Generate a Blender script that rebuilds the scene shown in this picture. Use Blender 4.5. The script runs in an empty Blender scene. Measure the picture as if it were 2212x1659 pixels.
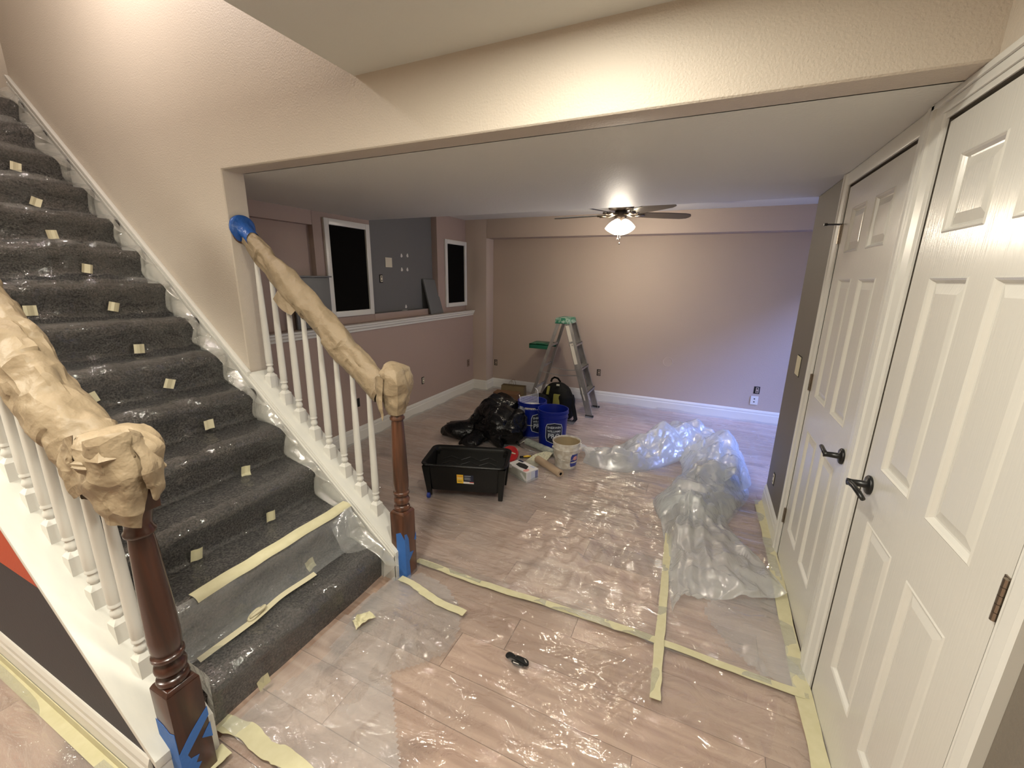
import bpy, bmesh, math, random
import numpy as np
from mathutils import Vector, Matrix, Euler
random.seed(7); rng = np.random.RandomState(7)
S = bpy.context.scene
COL = S.collection
PI = math.pi

# ------------------------------------------------------------------ camera, world, lights, exposure
cam_d = bpy.data.cameras.new('camera'); cam = bpy.data.objects.new('camera', cam_d); COL.objects.link(cam)
YAW, PITCH, ROLL = 0.4248, 0.2494, 0.0163
f_ = Vector((-math.sin(YAW)*math.cos(PITCH), math.cos(YAW)*math.cos(PITCH), -math.sin(PITCH)))
r_ = f_.cross(Vector((0, 0, 1))).normalized(); u_ = r_.cross(f_)
r2 = math.cos(ROLL)*r_ + math.sin(ROLL)*u_; u2 = -math.sin(ROLL)*r_ + math.cos(ROLL)*u_
M = Matrix((( r2.x, u2.x, -f_.x, -0.5623), (r2.y, u2.y, -f_.y, -1.5083), (r2.z, u2.z, -f_.z, 1.5894), (0, 0, 0, 1)))
cam.matrix_world = M
cam_d.sensor_fit = 'HORIZONTAL'; cam_d.sensor_width = 36.0; cam_d.lens = 36.0*901.78/2212; cam_d.clip_start = 0.02
S.camera = cam
S.view_settings.view_transform = 'Standard'; S.view_settings.look = 'None'
S.view_settings.gamma = 1.0; S.view_settings.exposure = 0.19
S.view_settings.use_curve_mapping = False
S.cycles.use_denoising = True
S.cycles.max_bounces = 8; S.cycles.diffuse_bounces = 5; S.cycles.transparent_max_bounces = 24
S.cycles.sample_clamp_indirect = 6.0

W = bpy.data.worlds.new('world'); S.world = W; W.use_nodes = True
W.node_tree.nodes['Background'].inputs[0].default_value = (0.32, 0.44, 1.0, 1)
W.node_tree.nodes['Background'].inputs[1].default_value = 0.8

def lamp(name, kind, loc, energy, color, rot=(0, 0, 0), **kw):
    d = bpy.data.lights.new(name, kind); d.energy = energy; d.color = color
    for k, v in kw.items(): setattr(d, k, v)
    o = bpy.data.objects.new(name, d); o.location = loc; o.rotation_euler = rot; COL.objects.link(o)
    return o
def aim(o, d): o.rotation_euler = Vector(d).to_track_quat('-Z', 'Y').to_euler()
# twilight coming through the glazed door of the back room
dusk = lamp('dusk_sky_light', 'SUN', (3, 2, 3), 9.0, (0.26, 0.38, 1.0), angle=0.42)
aim(dusk, (-1, 0.33, -0.86))
# bulb of the stairwell, above the opening
lamp('stairwell_bulb', 'POINT', (-3.35, -0.62, 3.33), 39, (1.0, 0.90, 0.84), shadow_soft_size=0.05)
lamp('upper_hall_fill', 'POINT', (-5.5, 0.5, 4.2), 14, (1.0, 0.88, 0.78), shadow_soft_size=0.1)  # unseen fill added upstairs to brighten the dark wall corner
# recessed hall lamp, plus two unseen broad lamps added to soften shadows (the fittings are built further down)
HALL = [(-0.93, -0.56), (-1.35, -1.42), (-3.2, -2.1)]
for i, (x, y) in enumerate(HALL):
    lamp('hall_lamp_and_fill_%d' % i, 'AREA', (x, y, 2.360), (16, 33, 44)[i], (1.0, 0.95, 0.82), shape='DISK', size=(0.13, 0.34, 0.5)[i])
# bulbs of the ceiling fan, hanging between its glass shades
FAN = (-1.38, 2.70)
lamp('fan_bulb', 'POINT', (FAN[0], FAN[1], 1.985), 33, (1.0, 0.89, 0.74), shadow_soft_size=0.06)

# ------------------------------------------------------------------ materials
def s2l(c): return tuple(((v/255.0)/12.92 if v/255.0 <= 0.04045 else ((v/255.0+0.055)/1.055)**2.4) for v in c)
MATS = {}
def mat(name, col, rough=0.6, metal=0.0, spec=0.5, noise=None, bump=None, emit=None, coat=0.0, sub=None, objrand=0.0):
    m = bpy.data.materials.new(name); m.use_nodes = True; nt = m.node_tree; b = nt.nodes['Principled BSDF']
    col = tuple(col[:3])
    b.inputs['Base Color'].default_value = (*col, 1); b.inputs['Roughness'].default_value = rough
    b.inputs['Metallic'].default_value = metal; b.inputs['Specular IOR Level'].default_value = spec
    if coat: b.inputs['Coat Weight'].default_value = coat; b.inputs['Coat Roughness'].default_value = 0.15
    if emit: b.inputs['Emission Color'].default_value = (*emit[0], 1); b.inputs['Emission Strength'].default_value = emit[1]
    tc = nt.nodes.new('ShaderNodeTexCoord')
    if noise:   # (scale, amount, second colour, detail, (sx,sy,sz))
        sc, amt, c2 = noise[:3]; det = noise[3] if len(noise) > 3 else 4; st = noise[4] if len(noise) > 4 else (1, 1, 1)
        mp = nt.nodes.new('ShaderNodeMapping'); mp.inputs['Scale'].default_value = st
        nt.links.new(tc.outputs['Object'], mp.inputs['Vector'])
        n = nt.nodes.new('ShaderNodeTexNoise'); n.inputs['Scale'].default_value = sc; n.inputs['Detail'].default_value = det
        nt.links.new(mp.outputs[0], n.inputs['Vector'])
        r = nt.nodes.new('ShaderNodeValToRGB'); e = r.color_ramp.elements
        e[0].position = 0.5-amt; e[0].color = (*col, 1); e[1].position = 0.5+amt; e[1].color = (*c2, 1)
        nt.links.new(n.outputs['Fac'], r.inputs['Fac']); nt.links.new(r.outputs['Color'], b.inputs['Base Color'])
    if bump:    # (scale, strength, distance)
        n2 = nt.nodes.new('ShaderNodeTexNoise'); n2.inputs['Scale'].default_value = bump[0]; n2.inputs['Detail'].default_value = 3
        nt.links.new(tc.outputs['Object'], n2.inputs['Vector'])
        if len(bump) > 3:
            mpb = nt.nodes.new('ShaderNodeMapping'); mpb.inputs['Scale'].default_value = bump[3]; nt.links.new(tc.outputs['Object'], mpb.inputs[0]); nt.links.new(mpb.outputs[0], n2.inputs['Vector'])
        bp = nt.nodes.new('ShaderNodeBump'); bp.inputs['Strength'].default_value = bump[1]; bp.inputs['Distance'].default_value = bump[2]
        nt.links.new(n2.outputs['Fac'], bp.inputs['Height']); nt.links.new(bp.outputs['Normal'], b.inputs['Normal'])
    MATS[name] = m
    return m

wall_c = (0.56, 0.495, 0.415)
M_wall = mat('wall_paint', wall_c, 0.55, noise=(2.5, 0.5, (0.525, 0.465, 0.39), 3), bump=(130, 0.55, 0.004))
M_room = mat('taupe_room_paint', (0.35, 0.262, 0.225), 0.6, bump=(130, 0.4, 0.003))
M_back = mat('back_wall_paint', (0.46, 0.375, 0.31), 0.6, bump=(130, 0.4, 0.003))
M_grey = mat('dark_grey_wall_paint', (0.125, 0.125, 0.122), 0.6, bump=(130, 0.4, 0.003))
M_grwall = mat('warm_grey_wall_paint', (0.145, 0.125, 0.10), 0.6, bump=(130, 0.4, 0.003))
M_ceil = mat('ceiling_paint', (0.66, 0.66, 0.62), 0.55, spec=0.2, bump=(90, 0.35, 0.003))
M_white = mat('white_gloss_trim', (0.64, 0.63, 0.585), 0.32, spec=0.5)
M_door = mat('white_gloss_door', (0.575, 0.56, 0.515), 0.22, spec=0.6, bump=(30, 0.15, 0.004, (1, 6, 0.35)))
M_white2 = mat('cap_white_brushed', (0.66, 0.65, 0.59), 0.45, noise=(9, 0.3, (0.58, 0.58, 0.54), 6, (1, 4, 1)))
M_char = mat('charcoal_paint', (0.022, 0.020, 0.026), 0.6, bump=(130, 0.3, 0.003))
M_orange = mat('orange_red_paint', (0.42, 0.055, 0.015), 0.55, bump=(130, 0.3, 0.003))
M_black = mat('black_satin_metal', (0.006, 0.006, 0.006), 0.35)
M_blackfab = mat('black_speaker_cloth', (0.004, 0.0035, 0.003), 0.95, spec=0.1)
M_paint_grey = mat('grey_painted_board', (0.13, 0.135, 0.135), 0.5)
M_nickel = mat('aged_nickel', (0.30, 0.25, 0.20), 0.35, metal=1.0)
M_alu = mat('scuffed_aluminium', (0.50, 0.49, 0.47), 0.38, metal=0.85, noise=(14, 0.25, (0.30, 0.29, 0.28), 5, (1, 1, 0.35)))
M_splat = mat('dried_white_paint', (0.62, 0.58, 0.50), 0.7)
M_green = mat('green_ladder_plastic', (0.01, 0.14, 0.075), 0.45, noise=(22, 0.05, (0.25, 0.34, 0.28), 3))
M_green2 = mat('clean_green_plastic', (0.008, 0.12, 0.065), 0.4)
M_blue = mat('blue_bucket_plastic', (0.004, 0.014, 0.20), 0.35, spec=0.35)
M_navy = mat('navy_print', (0.004, 0.008, 0.03), 0.5)
M_print = mat('pale_print', (0.55, 0.60, 0.66), 0.5)
M_pail = mat('white_pail_plastic', (0.72, 0.70, 0.64), 0.4, noise=(26, 0.10, (0.55, 0.50, 0.42), 6))
M_paintin = mat('beige_wet_paint', (0.40, 0.32, 0.20), 0.35)
M_traybl = mat('black_tray_plastic', (0.005, 0.005, 0.0045), 0.38, spec=0.25)
M_yellow = mat('yellow_label', (0.72, 0.45, 0.03), 0.5)
M_lab = mat('white_label', (0.66, 0.62, 0.58), 0.5)
M_redlab = mat('red_print', (0.45, 0.04, 0.03), 0.5)
M_pinklab = mat('pink_print', (0.70, 0.30, 0.28), 0.5)
M_box = mat('glossy_card_white', (0.68, 0.67, 0.66), 0.4)
M_boxg = mat('glossy_card_greygreen', (0.34, 0.36, 0.30), 0.4, noise=(8, 0.25, (0.48, 0.49, 0.44), 2))
M_boxb = mat('blue_print', (0.03, 0.05, 0.27), 0.4)
M_boxl = mat('pale_blue_print', (0.52, 0.56, 0.68), 0.4)
M_kroll = mat('kraft_roll_paper', (0.42, 0.31, 0.21), 0.7)
M_kraft = mat('kraft_masking_paper', (0.30, 0.232, 0.148), 0.55, noise=(5, 0.4, (0.27, 0.205, 0.128), 4), bump=(26, 0.6, 0.012))
def creases(m, sc, dist, st):
    nt = m.node_tree; b = nt.nodes['Principled BSDF']; tc = nt.nodes.new('ShaderNodeTexCoord')
    nz = nt.nodes.new('ShaderNodeTexNoise'); nz.inputs['Scale'].default_value = 6; nt.links.new(tc.outputs['Object'], nz.inputs['Vector'])
    ad = nt.nodes.new('ShaderNodeVectorMath'); ad.operation = 'MULTIPLY_ADD'; ad.inputs[1].default_value = (0.10, 0.10, 0.10)
    nt.links.new(nz.outputs['Color'], ad.inputs[0]); nt.links.new(tc.outputs['Object'], ad.inputs[2])
    vo = nt.nodes.new('ShaderNodeTexVoronoi'); vo.inputs['Scale'].default_value = sc; nt.links.new(ad.outputs[0], vo.inputs['Vector'])
    bp = nt.nodes.new('ShaderNodeBump'); bp.inputs['Strength'].default_value = st; bp.inputs['Distance'].default_value = dist
    nt.links.new(vo.outputs['Distance'], bp.inputs['Height'])
    if b.inputs['Normal'].links: nt.links.new(b.inputs['Normal'].links[0].from_socket, bp.inputs['Normal'])
    nt.links.new(bp.outputs[0], b.inputs['Normal'])
creases(M_kraft, 11, 0.030, 0.55)
M_tape = mat('masking_tape', (0.50, 0.465, 0.285), 0.6, noise=(30, 0.3, (0.57, 0.535, 0.36), 3))
M_tapep = mat('pale_masking_tape', (0.60, 0.55, 0.38), 0.6)
M_bluet = mat('blue_painters_tape', (0.030, 0.13, 0.42), 0.55, bump=(70, 0.5, 0.003))
M_bluef = mat('deep_blue_film', (0.015, 0.085, 0.33), 0.35, bump=(50, 0.7, 0.005))
M_red = mat('red_plastic', (0.35, 0.012, 0.015), 0.4)
M_bag = mat('black_bin_liner', (0.003, 0.003, 0.0035), 0.2, spec=0.28, bump=(28, 0.9, 0.012))
M_pack = mat('black_nylon', (0.004, 0.004, 0.004), 0.7, spec=0.15, bump=(300, 0.4, 0.002))
M_olive = mat('olive_yellow_nylon', (0.16, 0.15, 0.02), 0.7)
M_cardb = mat('brown_cardboard', (0.13, 0.065, 0.030), 0.8)
M_kbag = mat('brown_paper_bag', (0.16, 0.115, 0.055), 0.8)
M_cardr = mat('red_printed_card', (0.22, 0.05, 0.025), 0.7)
M_nap = mat('grey_roller_nap', (0.30, 0.33, 0.29), 0.9, noise=(70, 0.2, (0.46, 0.49, 0.43), 4, (0.3, 1, 1)), bump=(120, 0.9, 0.01))
M_wire = mat('bright_wire', (0.75, 0.75, 0.72), 0.25, metal=1.0)
M_grid = mat('white_coated_grid', (0.72, 0.74, 0.80), 0.4)
M_cream = mat('cream_textured_card', (0.58, 0.56, 0.40), 0.6, noise=(90, 0.1, (0.40, 0.39, 0.30), 2))
M_fanb = mat('dark_bronze_metal', (0.035, 0.024, 0.020), 0.35, metal=0.6)
M_blade = mat('dark_walnut_blade', (0.030, 0.024, 0.020), 0.28)
M_plate = mat('ivory_plastic', (0.62, 0.57, 0.44), 0.4)
M_chalk = mat('white_filler_patch', (0.62, 0.60, 0.55), 0.8)
M_dkgap = mat('dark_gap', (0.010, 0.009, 0.008), 0.9)
M_rubber = mat('black_rubber', (0.006, 0.006, 0.006), 0.6, spec=0.3)
M_wheel = mat('blue_plastic_wheel', (0.01, 0.03, 0.22), 0.4)
M_shade = mat('lit_frosted_glass', (0.9, 0.85, 0.7), 0.3, emit=((1.0, 0.86, 0.62), 14.0))
M_lens = mat('lit_lamp_lens', (0.9, 0.85, 0.7), 0.3, emit=((1.0, 0.85, 0.62), 12.0))

def carpet_mat():
    m = mat('carpet', (0.035, 0.030, 0.027), 0.95, spec=0.1)
    nt = m.node_tree; b = nt.nodes['Principled BSDF']; tc = nt.nodes.new('ShaderNodeTexCoord')
    n = nt.nodes.new('ShaderNodeTexNoise'); n.inputs['Scale'].default_value = 125; n.inputs['Detail'].default_value = 4; n.inputs['Roughness'].default_value = 0.7
    n2 = nt.nodes.new('ShaderNodeTexNoise'); n2.inputs['Scale'].default_value = 7; n2.inputs['Detail'].default_value = 3
    nt.links.new(tc.outputs['Object'], n.inputs['Vector']); nt.links.new(tc.outputs['Object'], n2.inputs['Vector'])
    r = nt.nodes.new('ShaderNodeValToRGB'); e = r.color_ramp.elements
    e[0].position = 0.42; e[0].color = (0.015, 0.0125, 0.011, 1); e[1].position = 0.62; e[1].color = (0.135, 0.115, 0.104, 1)
    nt.links.new(n.outputs['Fac'], r.inputs['Fac'])
    mx = nt.nodes.new('ShaderNodeMix'); mx.data_type = 'RGBA'; mx.blend_type = 'MULTIPLY'; mx.inputs[0].default_value = 0.5
    nt.links.new(r.outputs['Color'], mx.inputs[6]); nt.links.new(n2.outputs['Fac'], mx.inputs[7])
    nt.links.new(mx.outputs[2], b.inputs['Base Color'])
    bp = nt.nodes.new('ShaderNodeBump'); bp.inputs['Strength'].default_value = 0.9; bp.inputs['Distance'].default_value = 0.012
    nt.links.new(n.outputs['Fac'], bp.inputs['Height']); nt.links.new(bp.outputs['Normal'], b.inputs['Normal'])
    return m
M_carpet = carpet_mat()

def wood_mat(name, c1, c2, rough, along='x', knots=True, rand=0.25, scale=1.0, coat=0.0):
    m = mat(name, c1, rough, coat=coat); nt = m.node_tree; b = nt.nodes['Principled BSDF']
    tc = nt.nodes.new('ShaderNodeTexCoord'); oi = nt.nodes.new('ShaderNodeObjectInfo')
    mp = nt.nodes.new('ShaderNodeMapping')
    mp.inputs['Scale'].default_value = {'x': (1.2, 14, 14), 'z': (14, 14, 1.4)}[along]
    ad = nt.nodes.new('ShaderNodeVectorMath'); ad.operation = 'MULTIPLY_ADD'
    ad.inputs[1].default_value = (31, 17, 9)
    nt.links.new(oi.outputs['Random'], ad.inputs[0]); nt.links.new(tc.outputs['Object'], ad.inputs[2])
    nt.links.new(ad.outputs[0], mp.inputs['Vector'])
    n = nt.nodes.new('ShaderNodeTexNoise'); n.inputs['Scale'].default_value = 1.3*scale; n.inputs['Detail'].default_value = 6
    n.inputs['Distortion'].default_value = 1.2
    nt.links.new(mp.outputs[0], n.inputs['Vector'])
    r = nt.nodes.new('ShaderNodeValToRGB'); e = r.color_ramp.elements
    e[0].position = 0.36; e[0].color = (*c2, 1); e[1].position = 0.62; e[1].color = (*c1, 1)
    nt.links.new(n.outputs['Fac'], r.inputs['Fac'])
    out = r.outputs['Color']
    if knots:
        n3 = nt.nodes.new('ShaderNodeTexNoise'); n3.inputs['Scale'].default_value = 3.2; n3.inputs['Detail'].default_value = 1
        mp3 = nt.nodes.new('ShaderNodeMapping'); mp3.inputs['Scale'].default_value = (1, 1.8, 1)
        nt.links.new(ad.outputs[0], mp3.inputs['Vector']); nt.links.new(mp3.outputs[0], n3.inputs['Vector'])
        r3 = nt.nodes.new('ShaderNodeValToRGB'); q = r3.color_ramp.elements
        q[0].position = 0.24; q[0].color = (0.45, 0.38, 0.34, 1); q[1].position = 0.36; q[1].color = (1, 1, 1, 1)
        nt.links.new(n3.outputs['Fac'], r3.inputs['Fac'])
        mx = nt.nodes.new('ShaderNodeMix'); mx.data_type = 'RGBA'; mx.blend_type = 'MULTIPLY'; mx.inputs[0].default_value = 0.9
        nt.links.new(out, mx.inputs[6]); nt.links.new(r3.outputs['Color'], mx.inputs[7]); out = mx.outputs[2]
    hs = nt.nodes.new('ShaderNodeHueSaturation'); mr = nt.nodes.new('ShaderNodeMapRange')
    mr.inputs['To Min'].default_value = 1-rand; mr.inputs['To Max'].default_value = 1+rand*0.5
    nt.links.new(oi.outputs['Random'], mr.inputs['Value']); nt.links.new(mr.outputs[0], hs.inputs['Value'])
    nt.links.new(out, hs.inputs['Color']); nt.links.new(hs.outputs[0], b.inputs['Base Color'])
    return m
M_plank = wood_mat('laminate_plank', (0.60, 0.43, 0.335), (0.43, 0.28, 0.21), 0.42)
M_newel = wood_mat('red_brown_stained_wood', (0.055, 0.017, 0.009), (0.024, 0.008, 0.005), 0.28, 'z', False, 0.0, coat=0.3)
M_newel2 = wood_mat('brown_stained_wood', (0.115, 0.044, 0.021), (0.042, 0.017, 0.009), 0.35, 'z', False, 0.0, coat=0.2)

def film_mat(name, haze, tint=(0.90, 0.93, 0.95), rough=0.13, bump=1.0, bscale=9.0, refl=0.9, dist=0.016, st=(1, 1, 1)):
    m = bpy.data.materials.new(name); m.use_nodes = True; nt = m.node_tree
    for n in list(nt.nodes): nt.nodes.remove(n)
    out = nt.nodes.new('ShaderNodeOutputMaterial')
    tr = nt.nodes.new('ShaderNodeBsdfTransparent'); tr.inputs[0].default_value = (0.96, 0.965, 0.965, 1)
    gl = nt.nodes.new('ShaderNodeBsdfGlossy'); gl.inputs['Roughness'].default_value = rough
    df = nt.nodes.new('ShaderNodeBsdfDiffuse'); df.inputs[0].default_value = (*tint, 1)
    tl = nt.nodes.new('ShaderNodeBsdfTranslucent'); tl.inputs[0].default_value = (*tint, 1)
    tc = nt.nodes.new('ShaderNodeTexCoord')
    n1 = nt.nodes.new('ShaderNodeTexNoise'); n1.inputs['Scale'].default_value = bscale; n1.inputs['Detail'].default_value = 5
    n1.inputs['Distortion'].default_value = 1.6
    n2 = nt.nodes.new('ShaderNodeTexNoise'); n2.inputs['Scale'].default_value = 2.1; n2.inputs['Detail'].default_value = 3
    mp = nt.nodes.new('ShaderNodeMapping'); mp.inputs['Scale'].default_value = st; mp.inputs['Rotation'].default_value = (0, 0, 0.25)
    nt.links.new(tc.outputs['Object'], mp.inputs[0]); nt.links.new(mp.outputs[0], n1.inputs['Vector']); nt.links.new(tc.outputs['Object'], n2.inputs['Vector'])
    bp = nt.nodes.new('ShaderNodeBump'); bp.inputs['Strength'].default_value = bump; bp.inputs['Distance'].default_value = dist
    nt.links.new(n1.outputs['Fac'], bp.inputs['Height'])
    nt.links.new(bp.outputs[0], gl.inputs['Normal'])
    fr = nt.nodes.new('ShaderNodeLayerWeight'); fr.inputs['Blend'].default_value = 0.5; nt.links.new(bp.outputs[0], fr.inputs['Normal'])
    fp = nt.nodes.new('ShaderNodeMath'); fp.operation = 'POWER'; fp.inputs[1].default_value = 4.0; nt.links.new(fr.outputs['Facing'], fp.inputs[0])
    frm = nt.nodes.new('ShaderNodeMath'); frm.operation = 'MULTIPLY_ADD'; frm.inputs[1].default_value = 0.30*refl; frm.inputs[2].default_value = 0.12*refl; frm.use_clamp = True
    nt.links.new(fp.outputs[0], frm.inputs[0])
    dm = nt.nodes.new('ShaderNodeMixShader'); dm.inputs[0].default_value = 0.45
    nt.links.new(df.outputs[0], dm.inputs[1]); nt.links.new(tl.outputs[0], dm.inputs[2])
    hz = nt.nodes.new('ShaderNodeMapRange'); hz.inputs['From Min'].default_value = 0.3; hz.inputs['From Max'].default_value = 0.7
    hz.inputs['To Min'].default_value = haze*0.65; hz.inputs['To Max'].default_value = haze*1.35
    nt.links.new(n2.outputs['Fac'], hz.inputs['Value'])
    m1 = nt.nodes.new('ShaderNodeMixShader'); nt.links.new(hz.outputs[0], m1.inputs[0])
    nt.links.new(tr.outputs[0], m1.inputs[1]); nt.links.new(dm.outputs[0], m1.inputs[2])
    m2 = nt.nodes.new('ShaderNodeMixShader'); nt.links.new(frm.outputs[0], m2.inputs[0])
    nt.links.new(m1.outputs[0], m2.inputs[1]); nt.links.new(gl.outputs[0], m2.inputs[2])
    nt.links.new(m2.outputs[0], out.inputs[0])
    return m
M_film = film_mat('clear_floor_film', 0.11, rough=0.07, bscale=7, bump=1.0, refl=1.5, dist=0.018, st=(1, 1.6, 1))
M_filmr = film_mat('cloudy_room_film', 0.24, rough=0.07, bscale=8, refl=1.7, dist=0.020, st=(0.7, 1.9, 1))
M_films = film_mat('stair_film', 0.06, bscale=8, bump=1.0, rough=0.08, refl=0.85, dist=0.018)
M_filmside = film_mat('skirt_film', 0.34, tint=(0.86, 0.85, 0.78), bscale=10, bump=0.8, rough=0.1, refl=1.2)
M_filmh = film_mat('hazy_double_film', 0.22, bscale=7, bump=0.8)
M_filmp = film_mat('bunched_film', 0.42, tint=(0.93, 0.98, 1.0), rough=0.09, bscale=9, bump=1.0, refl=1.5, dist=0.022)

# ------------------------------------------------------------------ mesh helpers
class MB:
    def __init__(s): s.v = []; s.f = []; s.mi = []; s.m = 0
    def add(s, vs, fs):
        o = len(s.v); s.v += [tuple(v) for v in vs]; s.f += [tuple(i+o for i in f) for f in fs]; s.mi += [s.m]*len(fs); return s
    def box(s, a, b, rot=None, piv=None):
        x0, y0, z0 = a; x1, y1, z1 = b
        vs = [(x, y, z) for x in (x0, x1) for y in (y0, y1) for z in (z0, z1)]
        if rot:
            R = Euler(rot).to_matrix(); p = Vector(piv) if piv else (Vector(a)+Vector(b))/2
            vs = [tuple(R @ (Vector(v)-p)+p) for v in vs]
        return s.add(vs, [(0, 1, 3, 2), (4, 6, 7, 5), (0, 4, 5, 1), (2, 3, 7, 6), (0, 2, 6, 4), (1, 5, 7, 3)])
    def hexa(s, lo, hi):   # four bottom points, four top points, same order
        return s.add(list(lo)+list(hi), [(3, 2, 1, 0), (4, 5, 6, 7)]+[(i, (i+1) % 4, 4+(i+1) % 4, 4+i) for i in range(4)])
    def prism(s, poly, axis, a, b):
        def P(p, t):
            return {'y': (p[0], t, p[1]), 'x': (t, p[0], p[1]), 'z': (p[0], p[1], t)}[axis]
        n = len(poly)
        return s.add([P(p, a) for p in poly]+[P(p, b) for p in poly],
                     [tuple(range(n-1, -1, -1)), tuple(range(n, 2*n))]+[(i, (i+1) % n, n+(i+1) % n, n+i) for i in range(n)])
    def lathe(s, prof, n=20, o=(0, 0, 0), R=None, cap=True):
        vs = []; fs = []
        for r, z in prof:
            for k in range(n):
                a = 2*PI*k/n; p = Vector((r*math.cos(a), r*math.sin(a), z))
                if R is not None: p = R @ p
                vs.append((p.x+o[0], p.y+o[1], p.z+o[2]))
        for i in range(len(prof)-1):
            for k in range(n): fs.append((i*n+k, i*n+(k+1) % n, (i+1)*n+(k+1) % n, (i+1)*n+k))
        if cap:
            fs.append(tuple(range(n-1, -1, -1))); fs.append(tuple((len(prof)-1)*n+k for k in range(n)))
        return s.add(vs, fs)
    def tube(s, pts, r, n=10, cap=True):
        pts = [Vector(p) for p in pts]; vs = []; fs = []
        rr = r if isinstance(r, (list, tuple)) else [r]*len(pts)
        up = Vector((0, 0, 1))
        for i, p in enumerate(pts):
            t = (pts[min(i+1, len(pts)-1)]-pts[max(i-1, 0)]).normalized()
            a = t.cross(up);
            if a.length < 1e-3: a = t.cross(Vector((1, 0, 0)))
            a.normalize(); b = t.cross(a).normalized()
            for k in range(n):
                w = 2*PI*k/n; vs.append(tuple(p+a*rr[i]*math.cos(w)+b*rr[i]*math.sin(w)))
        for i in range(len(pts)-1):
            for k in range(n): fs.append((i*n+k, i*n+(k+1) % n, (i+1)*n+(k+1) % n, (i+1)*n+k))
        if cap: fs.append(tuple(range(n-1, -1, -1))); fs.append(tuple((len(pts)-1)*n+k for k in range(n)))
        return s.add(vs, fs)
    def strip(s, pts, w, nrm, t=0.002):   # flat strap along a path
        pts = [Vector(p) for p in pts]; nrm = Vector(nrm).normalized(); vs = []; fs = []
        for i, p in enumerate(pts):
            d = (pts[min(i+1, len(pts)-1)]-pts[max(i-1, 0)]).normalized(); a = d.cross(nrm).normalized()*w/2; q = a.cross(d).normalized()*t/2
            vs += [tuple(p-a-q), tuple(p+a-q), tuple(p+a+q), tuple(p-a+q)]
        for i in range(len(pts)-1):
            for k in range(4): fs.append((i*4+k, i*4+(k+1) % 4, (i+1)*4+(k+1) % 4, (i+1)*4+k))
        fs += [(3, 2, 1, 0), tuple((len(pts)-1)*4+k for k in range(4))]
        return s.add(vs, fs)
    def grid(s, A):   # A: (n,m,3) numpy
        n, m = A.shape[:2]
        idx = np.arange(n*m).reshape(n, m)
        q = np.stack([idx[:-1, :-1], idx[1:, :-1], idx[1:, 1:], idx[:-1, 1:]], -1).reshape(-1, 4)
        return s.add(A.reshape(-1, 3).tolist(), q.tolist())
    def build(s, name, m, parent=None, smooth=False, bevel=0.0, seg=2, world=False, loc=None, angle=None, solid=0.0):
        me = bpy.data.meshes.new(name); me.from_pydata(s.v, [], s.f)
        ms = m if isinstance(m, (list, tuple)) else [m]
        for x in ms: me.materials.append(x)
        if len(ms) > 1: me.polygons.foreach_set('material_index', s.mi)
        me.update()
        bm = bmesh.new(); bm.from_mesh(me); bmesh.ops.recalc_face_normals(bm, faces=bm.faces)
        if bevel: bmesh.ops.bevel(bm, geom=[e for e in bm.edges if e.is_manifold and e.calc_face_angle(0) > 0.5], offset=bevel, segments=seg, profile=0.6, affect='EDGES', clamp_overlap=True)
        bm.to_mesh(me); bm.free()
        if smooth or bevel:
            me.polygons.foreach_set('use_smooth', [True]*len(me.polygons))
            if angle is not None or bevel: me.set_sharp_from_angle(angle=angle or 0.6)
        o = bpy.data.objects.new(name, me); COL.objects.link(o)
        if parent is not None:
            o.parent = parent
            if world: o.location = -Vector(wloc(parent))
        if loc is not None: o.location = loc
        return o
def wloc(o):
    v = Vector(o.location)
    while o.parent: o = o.parent; v += Vector(o.location)
    return v
def thing(name, label, cat, loc=(0, 0, 0), rz=0.0, group=None):
    o = bpy.data.objects.new(name, None); COL.objects.link(o); o.location = loc; o.rotation_euler = (0, 0, rz)
    o.empty_display_size = 0.1
    return tag(o, label, cat, group)
def tag(o, label, cat, group=None):
    o['label'] = label; o['category'] = cat
    if group: o['group'] = group
    return o
def struct(o, label=None):
    o['kind'] = 'structure'
    if label: o['label'] = label
    return o
def clone(o, parent=None):
    c = o.copy(); COL.objects.link(c)
    if parent is not None: c.parent = parent
    for ch in list(o.children): clone(ch, c)
    return c
def recentre(o):   # mesh built in world coordinates: put its origin at its own base centre
    me = o.data; n = len(me.vertices); co = np.empty(n*3, dtype=np.float32); me.vertices.foreach_get('co', co); co = co.reshape(-1, 3)
    c = (co.min(0)+co.max(0))/2; c[2] = co[:, 2].min(); co -= c; me.vertices.foreach_set('co', co.ravel()); me.update()
    o.location = Vector(o.location)+Vector(c.tolist()); return o

# value noise and crumple functions (vectorised)
def hsh(ix, iy, iz, seed):
    h = (ix*374761393+iy*668265263+iz*2147483647+seed*1274126177) & 0xffffffff
    h = ((h ^ (h >> 13))*1274126177) & 0xffffffff
    return ((h ^ (h >> 16)) & 0xffff)/65535.0
def vnoise(x, y, z=0.0, seed=0):
    x, y, z = np.broadcast_arrays(np.asarray(x, float), np.asarray(y, float), np.asarray(z, float))
    ix, iy, iz = np.floor(x).astype(np.int64), np.floor(y).astype(np.int64), np.floor(z).astype(np.int64)
    fx, fy, fz = x-ix, y-iy, z-iz
    fx, fy, fz = [t*t*(3-2*t) for t in (fx, fy, fz)]
    r = 0
    for a in (0, 1):
        for b in (0, 1):
            for c in (0, 1):
                r = r+hsh(ix+a, iy+b, iz+c, seed)*(fx if a else 1-fx)*(fy if b else 1-fy)*(fz if c else 1-fz)
    return r*2-1
def tri(t): return np.abs((t % 1.0)*2-1)
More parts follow.
